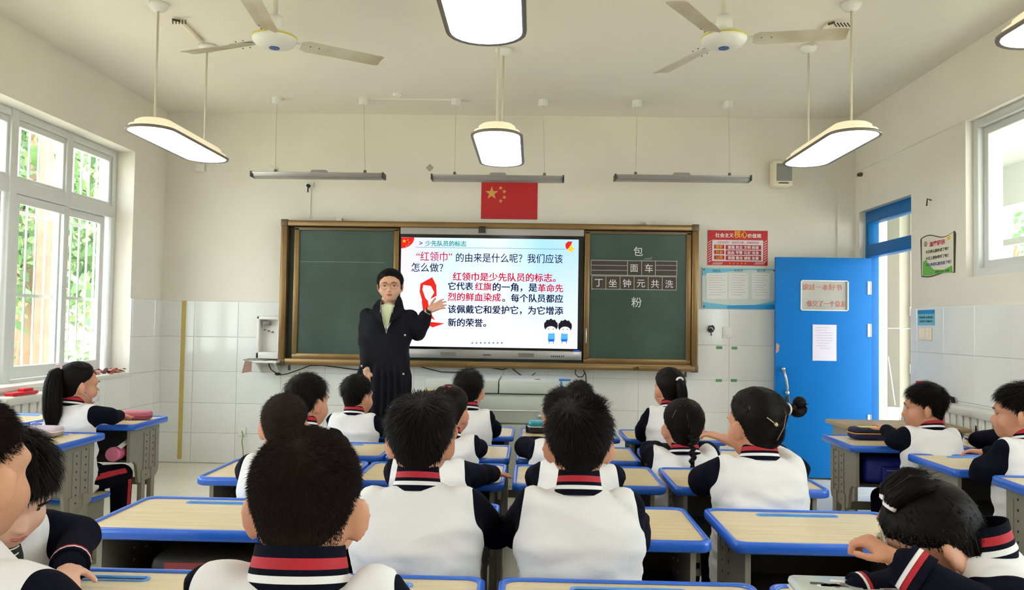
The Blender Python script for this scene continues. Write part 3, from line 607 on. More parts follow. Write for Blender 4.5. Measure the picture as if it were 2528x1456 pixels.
b.cyl((c[0], YW-.035, c[2]), .012, .035, 'y', 10); b.tube([(c[0], YW-.03, c[2]-.02), (c[0]+.004, YW-.03, c[2]-.055)], .005, 6)
tag(b.build('coiled_wire', M_dkmetal, smooth=True), 'coil of dark wire on a hook beside the light switch', 'wire')
for x0, x1, y, l in ((1768, 1783, 858, 'upper left'), (1806, 1820, 859, 'upper right'), (1767, 1782, 939, 'lower left'), (1804, 1819, 939, 'lower right')):
    tag(R4(MB(), x0, y-3.5, x1, y+3.5, YW-.002, .001).build('tape_scrap', mat('green_tape', (84, 150, 92), .6)), l+' scrap of green tape on the tiles right of the blackboard', 'tape')
a = at(455, 742, YW-.002); c = at(443, 1132, YW-.002)
tag(MB().box((a[0]-.02, YW-.004, c[2]), (a[0]+.018, YW-.0025, a[2])).build('tape_strip', mat('yellow_tape', (196, 172, 96), .5)), 'long vertical strip of yellow tape on the front wall tiles', 'tape')
# faded patches and nail
c = at(1061, 414, YW); tag(MB().prism([(c[0]-.035, YW-.001, c[2]), (c[0], YW-.001, c[2]-.035), (c[0]+.035, YW-.001, c[2]), (c[0], YW-.001, c[2]+.035)], (0, -.001, 0)).build('paper_patch', mat('old_paper', (168, 162, 146), .8)), 'small tilted paper scrap on the wall left of the flag', 'paper')
c = at(981, 240, 6.55); o = MB().tube([(c[0], 6.55, ZC), (c[0], 6.55, ZC-.02)], [.045, .03], 14); o.tube([(c[0], 6.55, ZC-.02), (c[0]+.02, 6.5, ZC-.04), (c[0]+.05, 6.45, ZC-.03)], .007, 6)
tag(o.build('ceiling_rose', M_wplastic), 'small bare ceiling rose between the board light cords', 'ceiling fitting')
# loudspeaker
o = thing('loudspeaker', 'white wall loudspeaker with grey grille near the right front corner', 'loudspeaker', tuple(at(1935, 460, 7.19))); O = tuple(o.location)
a, c = at(1911, 395, 7.06), at(1958, 458, 7.06)
MB().box((a[0], 7.06, c[2]), (c[0], 7.19, a[2])).build('cabinet', M_cream, o, O, bevel=.01)
MB().box((a[0]+.022, 7.05, c[2]+.04), (c[0]-.01, 7.059, a[2]-.03)).build('grille', mat('speaker_grille_grey', (140, 142, 138), .6), o, O, bevel=.003)
MB().box((a[0]+.04, 7.055, c[2]+.018), (c[0]-.04, 7.06, c[2]+.026)).build('badge', M_dark, o, O)
c = at(2130, 428, 7.0); b = MB(); b.ell((c[0], 7.05, c[2]), (.03, .03, .018), 12, 8); b.tube([(c[0]-.02, 7.05, c[2]), (c[0]-.035, 7.02, c[2]-.02)], .006, 6); b.tube([(c[0]+.01, 7.05, c[2]), (c[0]+.03, 7.02, c[2]-.02)], .006, 6)
tag(b.build('wire_junction', mat('rusty_wire', (92, 78, 60), .8)), 'rusty knot of old wiring high above the doorway', 'wire')
# drinking water unit at the left edge of the board
o = thing('water_dispenser', 'white wall water dispenser tucked against the left end of the blackboard', 'water dispenser', tuple(at(663, 886, 7.15))); O = tuple(o.location)
a, c = at(635, 780, 7.1), at(688, 886, 7.1); X0, X1, Z0, Z1 = a[0], c[0]+.02, c[2], a[2]
b = MB(); b.box((X0, 7.16, Z0), (X1, 7.19, Z1)); 
for u in ((X0, X1, Z1-.03, Z1), (X0, X0+.03, Z0, Z1), (X1-.03, X1, Z0, Z1), (X0, X1, Z0, Z0+.06)): b.box((u[0], 7.08, u[2]), (u[1], 7.17, u[3]))
b.build('housing', M_wplastic, o, O, bevel=.008)
MB().box((X0+.05, 7.1, Z1-.08), (X0+.11, 7.158, Z1-.045)).build('tap_block', M_steelrim, o, O, bevel=.004)
for k in range(3): MB().cyl((X0+.055+.035*k, 7.13, Z1-.12-.01*k), .007, .03, 'y', 10).build('tap', M_steelrim, o, O)
o = thing('wall_shelf', 'narrow white shelf under the water dispenser', 'shelf', tuple(at(650, 890, 7.15))); O = tuple(o.location)
a, c = at(604, 888, 7.0), at(686, 888, 7.0); MB().box((a[0], 6.96, Z0-.03), (c[0], 7.19, Z0-.012)).build('board', M_wplastic, o, O, bevel=.003)
for x in (a[0]+.08, c[0]-.05): MB().prism([(x, 7.19, Z0-.03), (x, 7.19, Z0-.13), (x, 7.03, Z0-.03)], (.012, 0, 0)).build('bracket', M_wplastic, o, O)
b = MB(); p = [at(605, 890, 6.95), at(622, 892, 6.95), at(621, 917, 6.93), at(597, 921, 6.93)]; b.prism([tuple(q) for q in p], (0, -.004, 0)); tag(b.build('hanging_card', mat('brown_card', (150, 112, 90), .7, nscale=9, namt=.12, rgb2=(110, 106, 100))), 'brown printed card hanging from the end of the white shelf', 'card')
b = MB(); c = at(612, 884, 7.02); b.box((c[0]-.03, 6.98, Z0-.011), (c[0]+.16, 7.1, Z0-.003)); b.box((c[0], 6.99, Z0-.003), (c[0]+.12, 7.08, Z0+.004)); tag(b.build('newspaper', mat('grey_newsprint', (150, 150, 148), .8, nscale=30, namt=.2)), 'folded grey papers lying on the white wall shelf', 'paper')
# cables under the board
def cable(pts, label, r=.005, Y=7.15): tag(MB().tube([tuple(at(x, y, Y)) for x, y in pts], r, 6).build('cable', M_dark, smooth=True), label, 'cable')
cable([(665, 893), (664, 902), (670, 913), (682, 921), (692, 925), (708, 923), (735, 914), (765, 902), (800, 902), (830, 906), (860, 910), (890, 913)], 'black cable sagging under the left half of the blackboard')
o = at(686, 923, 7.14); tag(MB().ell((o[0], 7.14, o[2]), (.03, .014, .013), 12, 8).build('cable_splice', M_dark, smooth=True), 'black taped lump on the sagging cable', 'cable')
cable([(1030, 903), (1060, 911), (1090, 918), (1130, 919), (1170, 908), (1200, 906), (1240, 912), (1262, 907)], 'black cable drooping behind the grey cabinet under the screen')
cable([(1262, 907), (1275, 918), (1290, 929)], 'short black cable running from the board down to the cabinet top')
cable([(1322, 920), (1312, 928)], 'stub of black cable at the back of the cabinet top', .004)
cable([(1421, 912), (1420, 922), (1427, 930), (1438, 930), (1444, 920), (1440, 912), (1446, 925), (1447, 945)], 'looped black cable hanging under the right half of the blackboard')
# ================================================================ pendant lamps
def stadium(cx, cy, hx, hy, r, z, n=6): return [(x, y, z) for x, y in roundrect(cx-hx, cx+hx, cy-hy, cy+hy, min(r, hx*.98), n)]
def make_lamp():
    t = thing('pendant_lamp', '', 'lamp', (0, 0, 0)); hx, hy = .145, .525
    R = [stadium(0,0,hx-.012,hy-.012,.13,.004), stadium(0,0,hx+.006,hy+.006,.15,.0), stadium(0,0,hx+.008,hy+.008,.15,.012), stadium(0,0,hx-.006,hy-.006,.14,.02)]
    MB().rings(R, cap=False).build('rim', M_steelrim, t, smooth=True)
    R = [stadium(0,0,hx-.006,hy-.006,.14,.014), stadium(0,0,hx-.012,hy-.015,.135,.034), stadium(0,0,hx-.035,hy-.05,.12,.046), stadium(0,0,hx-.038,hy-.055,.115,.064), stadium(0,0,hx-.055,hy-.08,.09,.078), stadium(0,0,.02,hy-.2,.02,.082)]
    MB().rings(R).build('housing', M_house, t, smooth=True)
    MB().rings([stadium(0,0,hx-.010,hy-.010,.13,.006), stadium(0,0,hx-.010,hy-.010,.13,.003)]).build('diffuser', M_lamp, t)
    for y in (-.36, .36):
        MB().tube([(0, y, .075), (0, y, ZC-LZ)], .007, 8).build('rod', M_cord, t, smooth=True)
        MB().tube([(0, y, ZC-LZ-.05), (0, y, ZC-LZ-.045), (0, y, ZC-LZ-.02), (0, y, ZC-LZ)], [.012, .035, .055, .058], 16).build('canopy', M_wplastic, t, smooth=True)
    return t
LZ = 2.36
lamps = [(-.225, 5.08, 'centre hanging lamp, nearer the blackboard'), (-2.24, 5.05, 'left hanging lamp by the window, nearer the blackboard'), (1.79, 4.98, 'right hanging lamp in front of the blue door'),
         (-.19, 2.62, 'centre hanging lamp cut by the top of the picture'), (-2.24, 2.62, 'hanging lamp whose end just shows at the left picture edge'), (1.86, 2.62, 'hanging lamp whose end just shows at the right picture edge'),
         (-.19, .15, 'centre rear hanging lamp, unseen, added to light the foreground'), (-2.24, .15, 'left rear hanging lamp, unseen, added to light the foreground'), (1.86, .15, 'right rear hanging lamp, unseen, added to light the foreground')]  # rear row hangs out of view, added to light the foreground
lp = make_lamp()
for i, (x, y, l) in enumerate(lamps):
    o = lp if i == 0 else copy_tree(lp); o.location = (x, y, LZ); o['label'] = 'white '+l; o['group'] = 'hanging classroom lamps'
# ---------------------------------------------------------------- board lights
def board_light(x0, x1, y, cx0, cx1, label):
    Y = 6.66; a, c = at(x0, y, Y), at(x1, y+2, Y); z = (a[2]+c[2])/2; t = thing('board_light', label, 'lamp', ((a[0]+c[0])/2, Y, z), 0, 'lights hung before the blackboard'); O = tuple(t.location)
    b = MB(); b.prism([(a[0], Y-.05, z-.014), (a[0], Y-.07, z+.022), (a[0], Y+.06, z+.028), (a[0], Y+.05, z-.02)], (c[0]-a[0], 0, 0)); b.build('bar', M_silver, t, O, bevel=.004)
    for x in (a[0]-.004, c[0]-.01): MB().box((x, Y-.068, z-.018), (x+.014, Y+.06, z+.027)).build('end_cap', M_dkmetal, t, O)
    m_ = (a[0]+c[0])/2; MB().prism([(m_-.085, Y, z+.02), (m_+.085, Y, z+.02), (m_+.06, Y, z+.055), (m_-.06, Y, z+.055)], (0, .05, 0)).build('driver_box', M_silver, t, O, bevel=.003)
    for cx in (cx0, cx1):
        p = at(cx, y, Y); q = at(cx+(4 if cx == cx0 else -3), 250, 6.69)
        MB().tube([(p[0], Y, z+.02), (p[0], Y, z+.055)], [.016, .011], 10).build('cord_grip', M_steelrim, t, O, smooth=True)
        MB().tube([(p[0], Y, z+.05), (p[0]*.7+q[0]*.3, Y, z+.25), (q[0], 6.69, ZC-.02)], .0035, 6).build('cord', M_cord, t, O)
        MB().cyl((q[0], 6.69, ZC-.055), .042, .055, 'z', 18).build('canopy', M_wplastic, t, O, smooth=False)
board_light(625, 949, 434, 680, 901, 'slim grey board light hanging left of the flag')
board_light(1067, 1391, 441, 1122, 1344, 'slim grey board light hanging in front of the flag')
board_light(1517, 1850, 441, 1569, 1801, 'slim grey board light hanging right of the flag')
cz = MB().box((at(905, 250, 6.69)[0], 6.68, ZC-.012), (at(1120, 254, 6.69)[0], 6.70, ZC)).build('cable_duct', M_ceil); tag(cz, 'thin white cable duct on the ceiling between two board light canopies', 'cable duct')
# ---------------------------------------------------------------- ceiling fans
M_blade = mat('dusty_fan_blade', (206, 200, 184), .55, nscale=2.2, namt=.12, rgb2=(168, 150, 120))
def fan(hx, hy, hz, tips, label):
    t = thing('ceiling_fan', label, 'fan', (hx, hy, hz)); r0 = .11
    R = [[(r*cos(2*pi*k/28), r*sin(2*pi*k/28), z) for k in range(28)] for r, z in ((.03, -.045), (.07, -.042), (.1, -.03), (.118, -.008), (.12, .005), (.112, .02), (.085, .035), (.05, .045))]
    MB().rings(R).build('motor_housing', M_wplastic, t, smooth=True)
    MB().rings([[(r*cos(2*pi*k/28), r*sin(2*pi*k/28), z) for k in range(28)] for r, z in ((.1195, .004), (.1215, .006), (.1215, .012), (.118, .014))], cap=False).build('yellow_band', mat('fan_gold_line', (206, 190, 60), .4), t)
    MB().cyl((0, 0, -.049), .028, .006, 'z', 20).build('blue_badge', mat('fan_badge', (24, 70, 150), .3), t)
    MB().tube([(0, 0, .04), (0, 0, .09), (0, 0, .13)], [.045, .045, .036], 16).build('collar', M_wplastic, t, smooth=True)
    MB().tube([(0, 0, .12), (0, 0, ZC-hz)], .013, 10).build('down_rod', M_cord, t, smooth=True)
    MB().tube([(0, 0, ZC-hz-.07), (0, 0, ZC-hz)], [.03, .055], 16).build('canopy', M_wplastic, t, smooth=True)
    for a in tips:
        d = Vector((cos(a), sin(a), 0)); n = Vector((-sin(a), cos(a), 0)); up = Vector((0, 0, 1)); b = MB(); R = []
        for r, w, tw in ((.15, .038, .24), (.18, .056, .24), (.4, .056, .2), (.6, .058, .18), (.62, .05, .18)):
            w1 = n*cos(tw)-up*sin(tw); q = [d*r+w1*w*s + up*(.004*(1-abs(s)))-up*.002 for s in (-1, -.5, 0, .5, 1)]; R.append(q+[p-up*.003 for p in reversed(q)])
        o = b.rings(R).build('blade', M_blade, t)
        b = MB(); b.box((-.0, -.014, .004), (.2, .014, .009)); M3 = Matrix.Rotation(a, 3, 'Z'); b.v = [tuple(M3 @ Vector((p[0]+.1, p[1], p[2]))) for p in b.v]; b.build('blade_iron', M_wplastic, t)
        b = MB()
        for u, w in ((.19, .03), (.19, -.03), (.24, .03), (.24, -.03)): p = d*u+n*w; b.ell((p.x, p.y, .002+w*.3-.004), (.005, .005, .003), 8, 5)
        b.build('screws', M_steelrim, t)
    return t
def ang(px, py, hx, hy, hz): d = ray(px, py); p = CAM+d*(hz-CAM[2])/d[2]; return math.atan2(p[1]-hy, p[0]-hx)
a1, a2 = ang(490, 125, -1.428, 4.342, 2.8), ang(930, 148, -1.428, 4.342, 2.8)
fan(-1.428, 4.342, 2.8, (a1, a2, (a1+a2)/2+pi if abs(a1-a2) < pi else (a1+a2)/2), 'dusty three blade ceiling fan on the left')
b1, b2 = ang(1632, 178, .993, 4.294, 2.8), ang(2085, 82, .993, 4.294, 2.8); b3 = ang(1690, 20, .993, 4.294, 2.8)
fan(.993, 4.294, 2.8, (b1, b2, b3), 'dusty three blade ceiling fan on the right')
for pts, l in (([(425, 48), (445, 52), (500, 105)], 'old wire stub and conduit on the ceiling by the left lamp'), ([(2060, 55), (2045, 60), (2005, 108)], 'old wire stub and conduit on the ceiling by the right lamp')):
    P3 = []
    for x, y in pts: d = ray(x, y); P3.append(CAM+d*(ZC-.012-CAM[2])/d[2])
    b = MB().tube(P3[1:], .014, 6, 0); b.tube([P3[0], P3[1]], .007, 6, 1)
    for k in range(5): b.tube([P3[0]+np.array([.02*k, .01, 0]), P3[0]+np.array([.02*k+.01, -.01, -.03])], .004, 5, 1)
    tag(b.build('ceiling_conduit', [M_cream, mat('rusty_wire', (92, 78, 60), .8)], smooth=True), l, 'conduit')
# ================================================================ pupils' desks
DW, DD, DH = .585, .44, .665; M_inshade = mat('shade_painted_steel', (52, 50, 47), .6)  # steel colour darkened to stand for the deep shade inside the desk
def make_desk():
    t = thing('school_desk', '', 'desk'); hw, hd = DW/2, DD/2
    o = MB().prism([(x, y, DH-.018) for x, y in roundrect(-hw+.008, hw-.008, -hd+.01, hd-.008, .03)], (0, 0, .016)).build('tabletop', M_wood, t)
    outer = roundrect(-hw, hw, -hd, hd, .032, 6); n = len(outer)
    def ringo(off, z, near=0):
        P = []
        for x, y in outer:
            k = 1-off/hw; kk = 1-off/hd; yy = y*kk; yy += near if y < 0 else 0
            P.append((x*k, yy, z))
        return P
    R = [ringo(.016, DH-.001, .006), ringo(.013, DH+.0035, .004), ringo(.004, DH+.004), ringo(0, DH), ringo(-.001, DH-.012), ringo(0, DH-.024), ringo(.006, DH-.029), ringo(.02, DH-.028)]
    b = MB(); b.rings(R, cap=False).build('edge_trim', M_blue, t, smooth=True)
    # moulded pen groove
    def cap_(l, w, z): return [(x, y, z) for x, y in roundrect(-l, l, .155-w, .155+w, w*.98, 5)]
    MB().rings([cap_(.132, .017, DH-.0025), cap_(.132, .017, DH+.0012), cap_(.127, .0125, DH+.0012), cap_(.124, .009, DH-.002)]).build('pen_groove', M_lblue, t, smooth=False)
    zb = DH-.19; sxx = .245
    for s in (-1, 1):
        x = s*sxx; yn, yf = -.175, .175
        P = [(yn, DH-.028), (yf, DH-.028), (yf, .38), (yf-.012, .358), (yf-.035, .345), (-.05, .335), (-.066, .345), (-.075, .375), (-.08, zb-.07), (-.092, zb-.035), (-.12, zb-.016), (yn, zb-.012)]
        MB().prism([(x-s*.008, p, z) for p, z in P], (s*.016, 0, 0)).build('side_panel', M_gmetal, t)
        for y0 in (-.035, .08):
            MB().box((x-.012, y0, .028), (x+.012, y0+.042, .40)).build('leg', M_gmetal, t)
        MB().box((x-.016, -.19, 0), (x+.016, .19, .028)).build('foot', M_gmetal, t, bevel=.004)
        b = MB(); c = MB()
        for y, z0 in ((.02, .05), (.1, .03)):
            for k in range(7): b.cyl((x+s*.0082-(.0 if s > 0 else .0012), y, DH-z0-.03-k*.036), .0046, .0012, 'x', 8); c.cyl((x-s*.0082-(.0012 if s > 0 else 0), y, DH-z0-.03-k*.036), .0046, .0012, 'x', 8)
        o = b.build('hole_shade_and_light_discs', M_dark, t); o['kind'] = 'stuff'; o = c.build('hole_shade_and_light_discs', M_wplastic, t); o['kind'] = 'stuff'  # outer discs black as holes, inner ones pale for light coming through them
        b = MB()
        for y in (-.01, .06, .13): b.box((x+s*.008, y-.004, .39), (x+s*.0115, y+.004, DH-.06))
        b.build('pressed_rib', M_gmetal, t)
    MB().box((-sxx+.008, -.165, zb-.012), (sxx-.008, .17, zb)).build('storage_shelf', M_inshade, t)
    MB().box((-sxx+.008, .158, zb), (sxx-.008, .17, DH-.02)).build('back_panel', M_inshade, t)
    MB().box((-sxx+.008, .09, .30), (sxx-.008, .11, .34)).build('cross_rail', M_gmetal, t)
    return t
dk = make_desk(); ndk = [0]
def desk(x0, ynear, h, label, w=DW):
    o = dk if ndk[0] == 0 else copy_tree(dk); ndk[0] += 1
    o.location = (x0+w/2, ynear+DD/2, 0); o.scale = (w/DW, 1, h/DH); o['label'] = label; o['group'] = 'pupils desks'; return o
CXS = {'A': -1.285, 'B': -.685, 'C': -.068, 'D': .548}
rows = [(4.72, .62, 'middle block front row'), (3.82, .64, 'middle block second row'), (3.11, .663, 'middle block third row'), (2.32, .665, 'middle block fourth row'), (1.475, .68, 'row at the bottom picture edge')]
cn = {'A': 'leftmost', 'B': 'second from left', 'C': 'third from left', 'D': 'rightmost'}
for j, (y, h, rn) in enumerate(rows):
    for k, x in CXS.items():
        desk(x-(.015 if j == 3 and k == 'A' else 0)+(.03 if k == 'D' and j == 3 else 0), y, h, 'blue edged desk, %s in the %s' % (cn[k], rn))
SD = .69
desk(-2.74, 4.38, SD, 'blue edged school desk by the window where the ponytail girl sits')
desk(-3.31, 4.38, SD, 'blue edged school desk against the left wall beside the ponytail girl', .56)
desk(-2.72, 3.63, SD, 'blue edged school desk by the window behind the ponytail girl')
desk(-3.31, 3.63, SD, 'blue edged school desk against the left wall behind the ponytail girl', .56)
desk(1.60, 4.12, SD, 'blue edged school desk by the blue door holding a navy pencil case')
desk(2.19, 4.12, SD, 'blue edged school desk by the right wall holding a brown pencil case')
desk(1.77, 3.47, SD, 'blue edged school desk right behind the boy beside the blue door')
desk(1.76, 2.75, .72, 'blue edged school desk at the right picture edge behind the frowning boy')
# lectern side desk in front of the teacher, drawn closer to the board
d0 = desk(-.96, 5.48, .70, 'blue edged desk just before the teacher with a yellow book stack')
td = thing('side_table', 'brown topped table standing beside the doorway before the right radiator', 'table', (2.3, 5.2, 0)); O = tuple(td.location)
M_btop = mat('brown_worn_top', (168, 146, 112), .5, nscale=4, namt=.06)
MB().box((1.93, 5.0, .66), (2.66, 5.42, .685)).build('tabletop', M_btop, td, O, bevel=.004)
for x in (1.97, 2.6): MB().box((x, 5.03, .0), (x+.02, 5.39, .66)).build('side_panel', M_gmetal, td, O)
MB().box((1.99, 5.36, .42), (2.6, 5.38, .66)).build('back_panel', M_dkmetal, td, O); MB().box((1.99, 5.03, .42), (2.6, 5.38, .432)).build('shelf', M_dkmetal, td, O)
# ---------------------------------------------------------------- stools
def make_stool():
    t = thing('school_stool', '', 'stool')
    MB().prism([(x, y, .335) for x, y in roundrect(-.165, .165, -.12, .12, .03)], (0, 0, .016)).build('seat', M_wood, t)
    o = roundrect(-.172, .172, -.127, .127, .035); f = lambda k, z: [(x*k, y*k, z) for x, y in o]
    MB().rings([f(.95, .352), f(.99, .353), f(1, .345), f(.99, .330), f(.93, .329)], cap=False).build('edge_trim', M_blue, t, smooth=True)
    for s in (-1, 1):
        MB().prism([(s*.14-.006, y, z) for y, z in ((-.09, .33), (.09, .33), (.085, .18), (.05, .15), (-.05, .15), (-.085, .18))], (.012, 0, 0)).build('side_panel', M_gmetal, t)
        for y in (-.05, .02): MB().box((s*.14-.01, y, .02), (s*.14+.01, y+.03, .2)).build('leg', M_gmetal, t)
        MB().box((s*.14-.013, -.12, 0), (s*.14+.013, .12, .02)).build('foot', M_gmetal, t)
    MB().box((-.135, -.01, .17), (.135, .01, .2)).build('cross_rail', M_gmetal, t)
    return t
stl = make_stool(); nst = [0]
STN = {1: 'cropped haired boy nearest the camera', 2: 'thick haired boy of the fourth row', 3: 'tousled boy of the fourth row', 4: 'cropped haired boy of the third row', 5: 'second row boy turning right', 6: 'front row boy beside the teacher', 7: 'third row boy with hand on desk', 8: 'girl with a red bow', 9: 'front row boy before the cabinet', 10: 'mostly hidden front row boy', 11: 'second row boy, middle right', 12: 'third row boy behind the tousled boy', 13: 'girl with white hair tie', 14: 'girl with cyan banded braid', 15: 'girl with a side bun', 16: 'boy beside the blue door', 17: 'frowning boy at right edge', 18: 'pupil cut by the right edge', 19: 'girl bent over her fist', 20: 'boy cut by the left edge', 21: 'boy leaning between left desks', 22: 'girl with long ponytail'}
def stool(x, y, rz, label):
    o = stl if nst[0] == 0 else copy_tree(stl); nst[0] += 1; o.location = (x, y, 0); o.rotation_euler.z = rz; o['label'] = label; o['group'] = 'pupils stools'
# ---------------------------------------------------------------- grey cabinet under the screen
YCB = 5.97; a, c = at(1050, 942, YCB), at(1436, 950, YCB); zt = .86
cb = thing('media_cabinet', 'long pale grey steel media cabinet standing under the screen', 'cabinet', ((a[0]+c[0])/2, 6.28, 0)); O = tuple(cb.location)
X0, X1 = a[0], c[0]; xm = at(1231, 950, YCB)[0]; zk = .765
MB().box((X0+.03, YCB+.03, .06), (X1-.02, 6.6, zk-.008)).build('body', M_cab, cb, O, bevel=.004)
MB().box((X0+.06, YCB+.06, 0), (X1-.05, 6.56, .06)).build('plinth', M_dkmetal, cb, O)
for x0, x1 in ((X0, xm-.004), (xm+.004, X1)):
    o = MB().box((x0, YCB, zk), (x1, 6.62, zt)).build('top_lid', M_cab, cb, O, bevel=.008)
    MB().box(((x0+x1)/2-.04, YCB+.16, zt+.0005), ((x0+x1)/2-.0, YCB+.19, zt+.003)).build('lid_latch', M_dkmetal, o, O)
MB().box((X0+.04, YCB+.012, .55), (X1-.03, YCB+.03, zk-.02)).build('drawer', M_cab, cb, O, bevel=.004)
for x0, x1 in ((X0+.04, xm-.003), (xm+.003, X1-.03)): MB().box((x0, YCB+.014, .09), (x1, YCB+.03, .538)).build('door', M_cab, cb, O, bevel=.004)
k = at(1333, 1028, YCB); MB().ell((k[0], YCB+.002, k[2]), (.018, .014, .018), 12, 8).build('lock_knob', M_rope, cb, O, smooth=True)
p, q = at(1185, 1012, YCB), at(1330, 1012, YCB); MB().tube([(p[0], YCB-.002, p[2]), (q[0], YCB-.002, p[2]-.0)], .004, 6).build('drawer_pull', M_rope, cb, O)
b = MB(); c1 = at(1390, 940, YCB+.08); b.box((c1[0]-.03, YCB+.05, zt+.001), (c1[0]+.055, YCB+.09, zt+.014)); b.tube([(c1[0]-.02, YCB+.05, zt+.006), (c1[0]-.015, YCB-.006, zt-.005), (c1[0]-.015, YCB-.006, zt-.05)], .006, 6)
tag(b.build('blue_strap', mat('blue_cloth', (30, 110, 190), .6)), 'small bright blue strap lying on the right end of the grey cabinet', 'strap')
# ---------------------------------------------------------------- things on the desk before the teacher
M_book = [mat('book_yellow_a', (222, 178, 92), .7), mat('book_yellow_b', (236, 204, 130), .7)]
z = .704
for k in range(10):
    tag(MB().box((-.745+random.uniform(-.006, .006), 5.56, z), (-.56, 5.76, z+.0095)).build('exercise_book', M_book[k % 2]), '', 'book', 'yellow exercise books stacked before the teacher'); z += .0102
BK = [o for o in bpy.data.objects if o.name.startswith('exercise_book')]
ORD = ['lowest', 'second lowest', 'third lowest', 'fourth lowest', 'fifth lowest', 'sixth lowest', 'fourth from top', 'third from top', 'second from top', 'topmost']
for k, o in enumerate(BK): o['label'] = ORD[k]+' yellow exercise book of the stack before the teacher'
tag(MB().box((-.56, 5.545, .7045), (-.50, 5.60, .785)).build('yellow_box', mat('yellow_box', (236, 216, 40), .5), bevel=.003), 'small bright yellow box against the book stack', 'box')
tag(MB().box((-.93, 5.52, .7045), (-.755, 5.72, .707)).build('paper_sheet', M_white), 'white sheet of paper on the desk before the teacher', 'paper')
tag(MB().tube([(-.87, 5.63, .713), (-.83, 5.62, .713)], [.006, .004], 8).build('red_marker', mat('maroon_plastic', (110, 20, 34), .4)), 'small dark red marker lying on the white sheet', 'marker')
pc_ = thing('pen_pot', 'pot of pens and scissors behind the yellow book stack', 'pen pot', (-.50, 5.78, .7045)); O = tuple(pc_.location)
MB().tube([(-.50, 5.78, .7045), (-.50, 5.78, .80)], [.032, .036], 16).build('pot', mat('grey_pot', (120, 124, 128), .4), pc_, O, smooth=False)
for k in range(7): a_ = k*.9; MB().tube([(-.5+.015*cos(a_), 5.78+.015*sin(a_), .74), (-.5+.04*cos(a_), 5.78+.03*sin(a_), .86+.012*(k % 3))], .0045, 6).build('pen', [M_dark, M_white, M_red, M_dkmetal][k % 4], pc_, O)
# ---------------------------------------------------------------- radiators
def radiator(x, s, y0, y1, z0, z1, label):
    t = thing('radiator', label, 'radiator', (x, (y0+y1)/2, z0)); O = tuple(t.location); n = int((y1-y0)/.085)
    xa, xb = (x, x+s*.09); m_ = mat('radiator_enamel', (218, 219, 210), .35)
    for k in range(n): y = y0+.02+k*(y1-y0-.04)/n; MB().box((xa, y, z0), (xb, y+.062, z1-.05)).build('fin', m_, t, O, bevel=.008)
    MB().prism([(xb+s*.012, y0, z1-.055), (xb+s*.018, y0, z1-.01), (xb+s*.0, y0, z1), (xa, y0, z1), (xa, y0, z1-.055)], (0, y1-y0, 0)).build('top_grille', m_, t, O, bevel=.004)
    MB().box((xa, y0, z0-.02), (xb, y1, z0+.0)).build('bottom_pipe', m_, t, O)
    for y in (y0+.1, y1-.14): MB().box((xa+s*.02, y, 0), (xb-s*.02, y+.03, z0-.015)).build('stand', m_, t, O)
    o = MB().box((xb+s*.001, y0+.42, z1-.2), (xb+s*.003, y0+.435, z1-.1)).build('slot', M_dark, t, O)
    MB().cyl((xb+s*.001, y0+.44, z1-.27), .022, s*.004, 'x', 16).build('round_sticker', mat('sticker_yellow', (214, 200, 60), .5), t, O)
    return t
radiator(XL+.02, 1, 4.90, 5.95, .12, .775, 'white panel radiator under the left window')
radiator(XR-.02, -1, 4.62, 5.48, .12, .80, 'white panel radiator against the right wall')
c = at(108, 947, 5.05); tag(MB().prism([(-3.27, 4.98, .775+.001), (-3.21, 4.98, .776), (-3.2, 5.22, .776), (-3.27, 5.22, .776)], (0, 0, .02)).box((-3.26, 5.1, .796), (-3.22, 5.2, .815)).build('red_tray', mat('red_plastic', (206, 24, 40), .35), bevel=.003), 'bright red plastic piece on top of the left radiator', 'plastic tray')
# dried red things on the sill
t = thing('peel_pile', 'heap of dried reddish leaves at the far end of the left window sill', 'dried leaves', (XL-.06, 6.42, LZ0+.012)); O = tuple(t.location); b = MB()
for k in range(46):
    y = random.uniform(6.22, 6.6); x = XL-.06+random.uniform(-.07, .06); zz = LZ0+.016+random.uniform(0, .03); b.ell((x, y, zz), (random.uniform(.01, .022), random.uniform(.012, .03), random.uniform(.003, .008)), 7, 5, random.choice((0, 0, 1, 2)), Matrix.Rotation(random.uniform(-.8, .8), 3, 'X'))
o = b.build('leaves', [mat('dried_red', (150, 60, 50), .8), mat('dried_pink', (190, 130, 112), .8), mat('dried_dark', (60, 30, 28), .8)], t, O); o['kind'] = 'stuff'
# ---------------------------------------------------------------- right wall: sign, notice, switches
XS = XR-.0
def QX(x, y, X=XR): return atX(x, y, X)
t = thing('scroll_sign', 'white scroll shaped reminder sign with green base on the right wall', 'sign', tuple(QX(2312, 688))); O = tuple(t.location)
ya, yb, za, zb_ = 5.965, 5.50, 1.655, 1.955
def S(u, v, d=0): return (XR-.001-d, ya+(yb-ya)*u, za+(zb_-za)*v)
top = [(u/12, .95+.06*sin(u/12*2*pi*1.0+.3)) for u in range(13)]; bot = [(u/12, .03-.03*sin(u/12*2*pi)) for u in range(12, -1, -1)]
MB().prism([S(u, v) for u, v in [(-.03, .93)]+top+[(1.03, .9)]+bot], (-.004, 0, 0)).build('outline', mat('sign_brown', (70, 56, 44), .6), t, O)
MB().prism([S(u*.95+.025, v*.95+.025, .004) for u, v in top+bot], (-.001, 0, 0)).build('face', mat('sign_cream', (220, 214, 196), .5), t, O)
MB().prism([S(u, v, .005) for u, v in ((.05, .05), (.3, .035), (.55, .06), (.95, .05), (.94, .2), (.7, .13), (.4, .16), (.25, .3), (.16, .42), (.06, .38))], (-.0006, 0, 0)).build('green_hill', mat('sign_green', (104, 176, 70), .6), t, O)
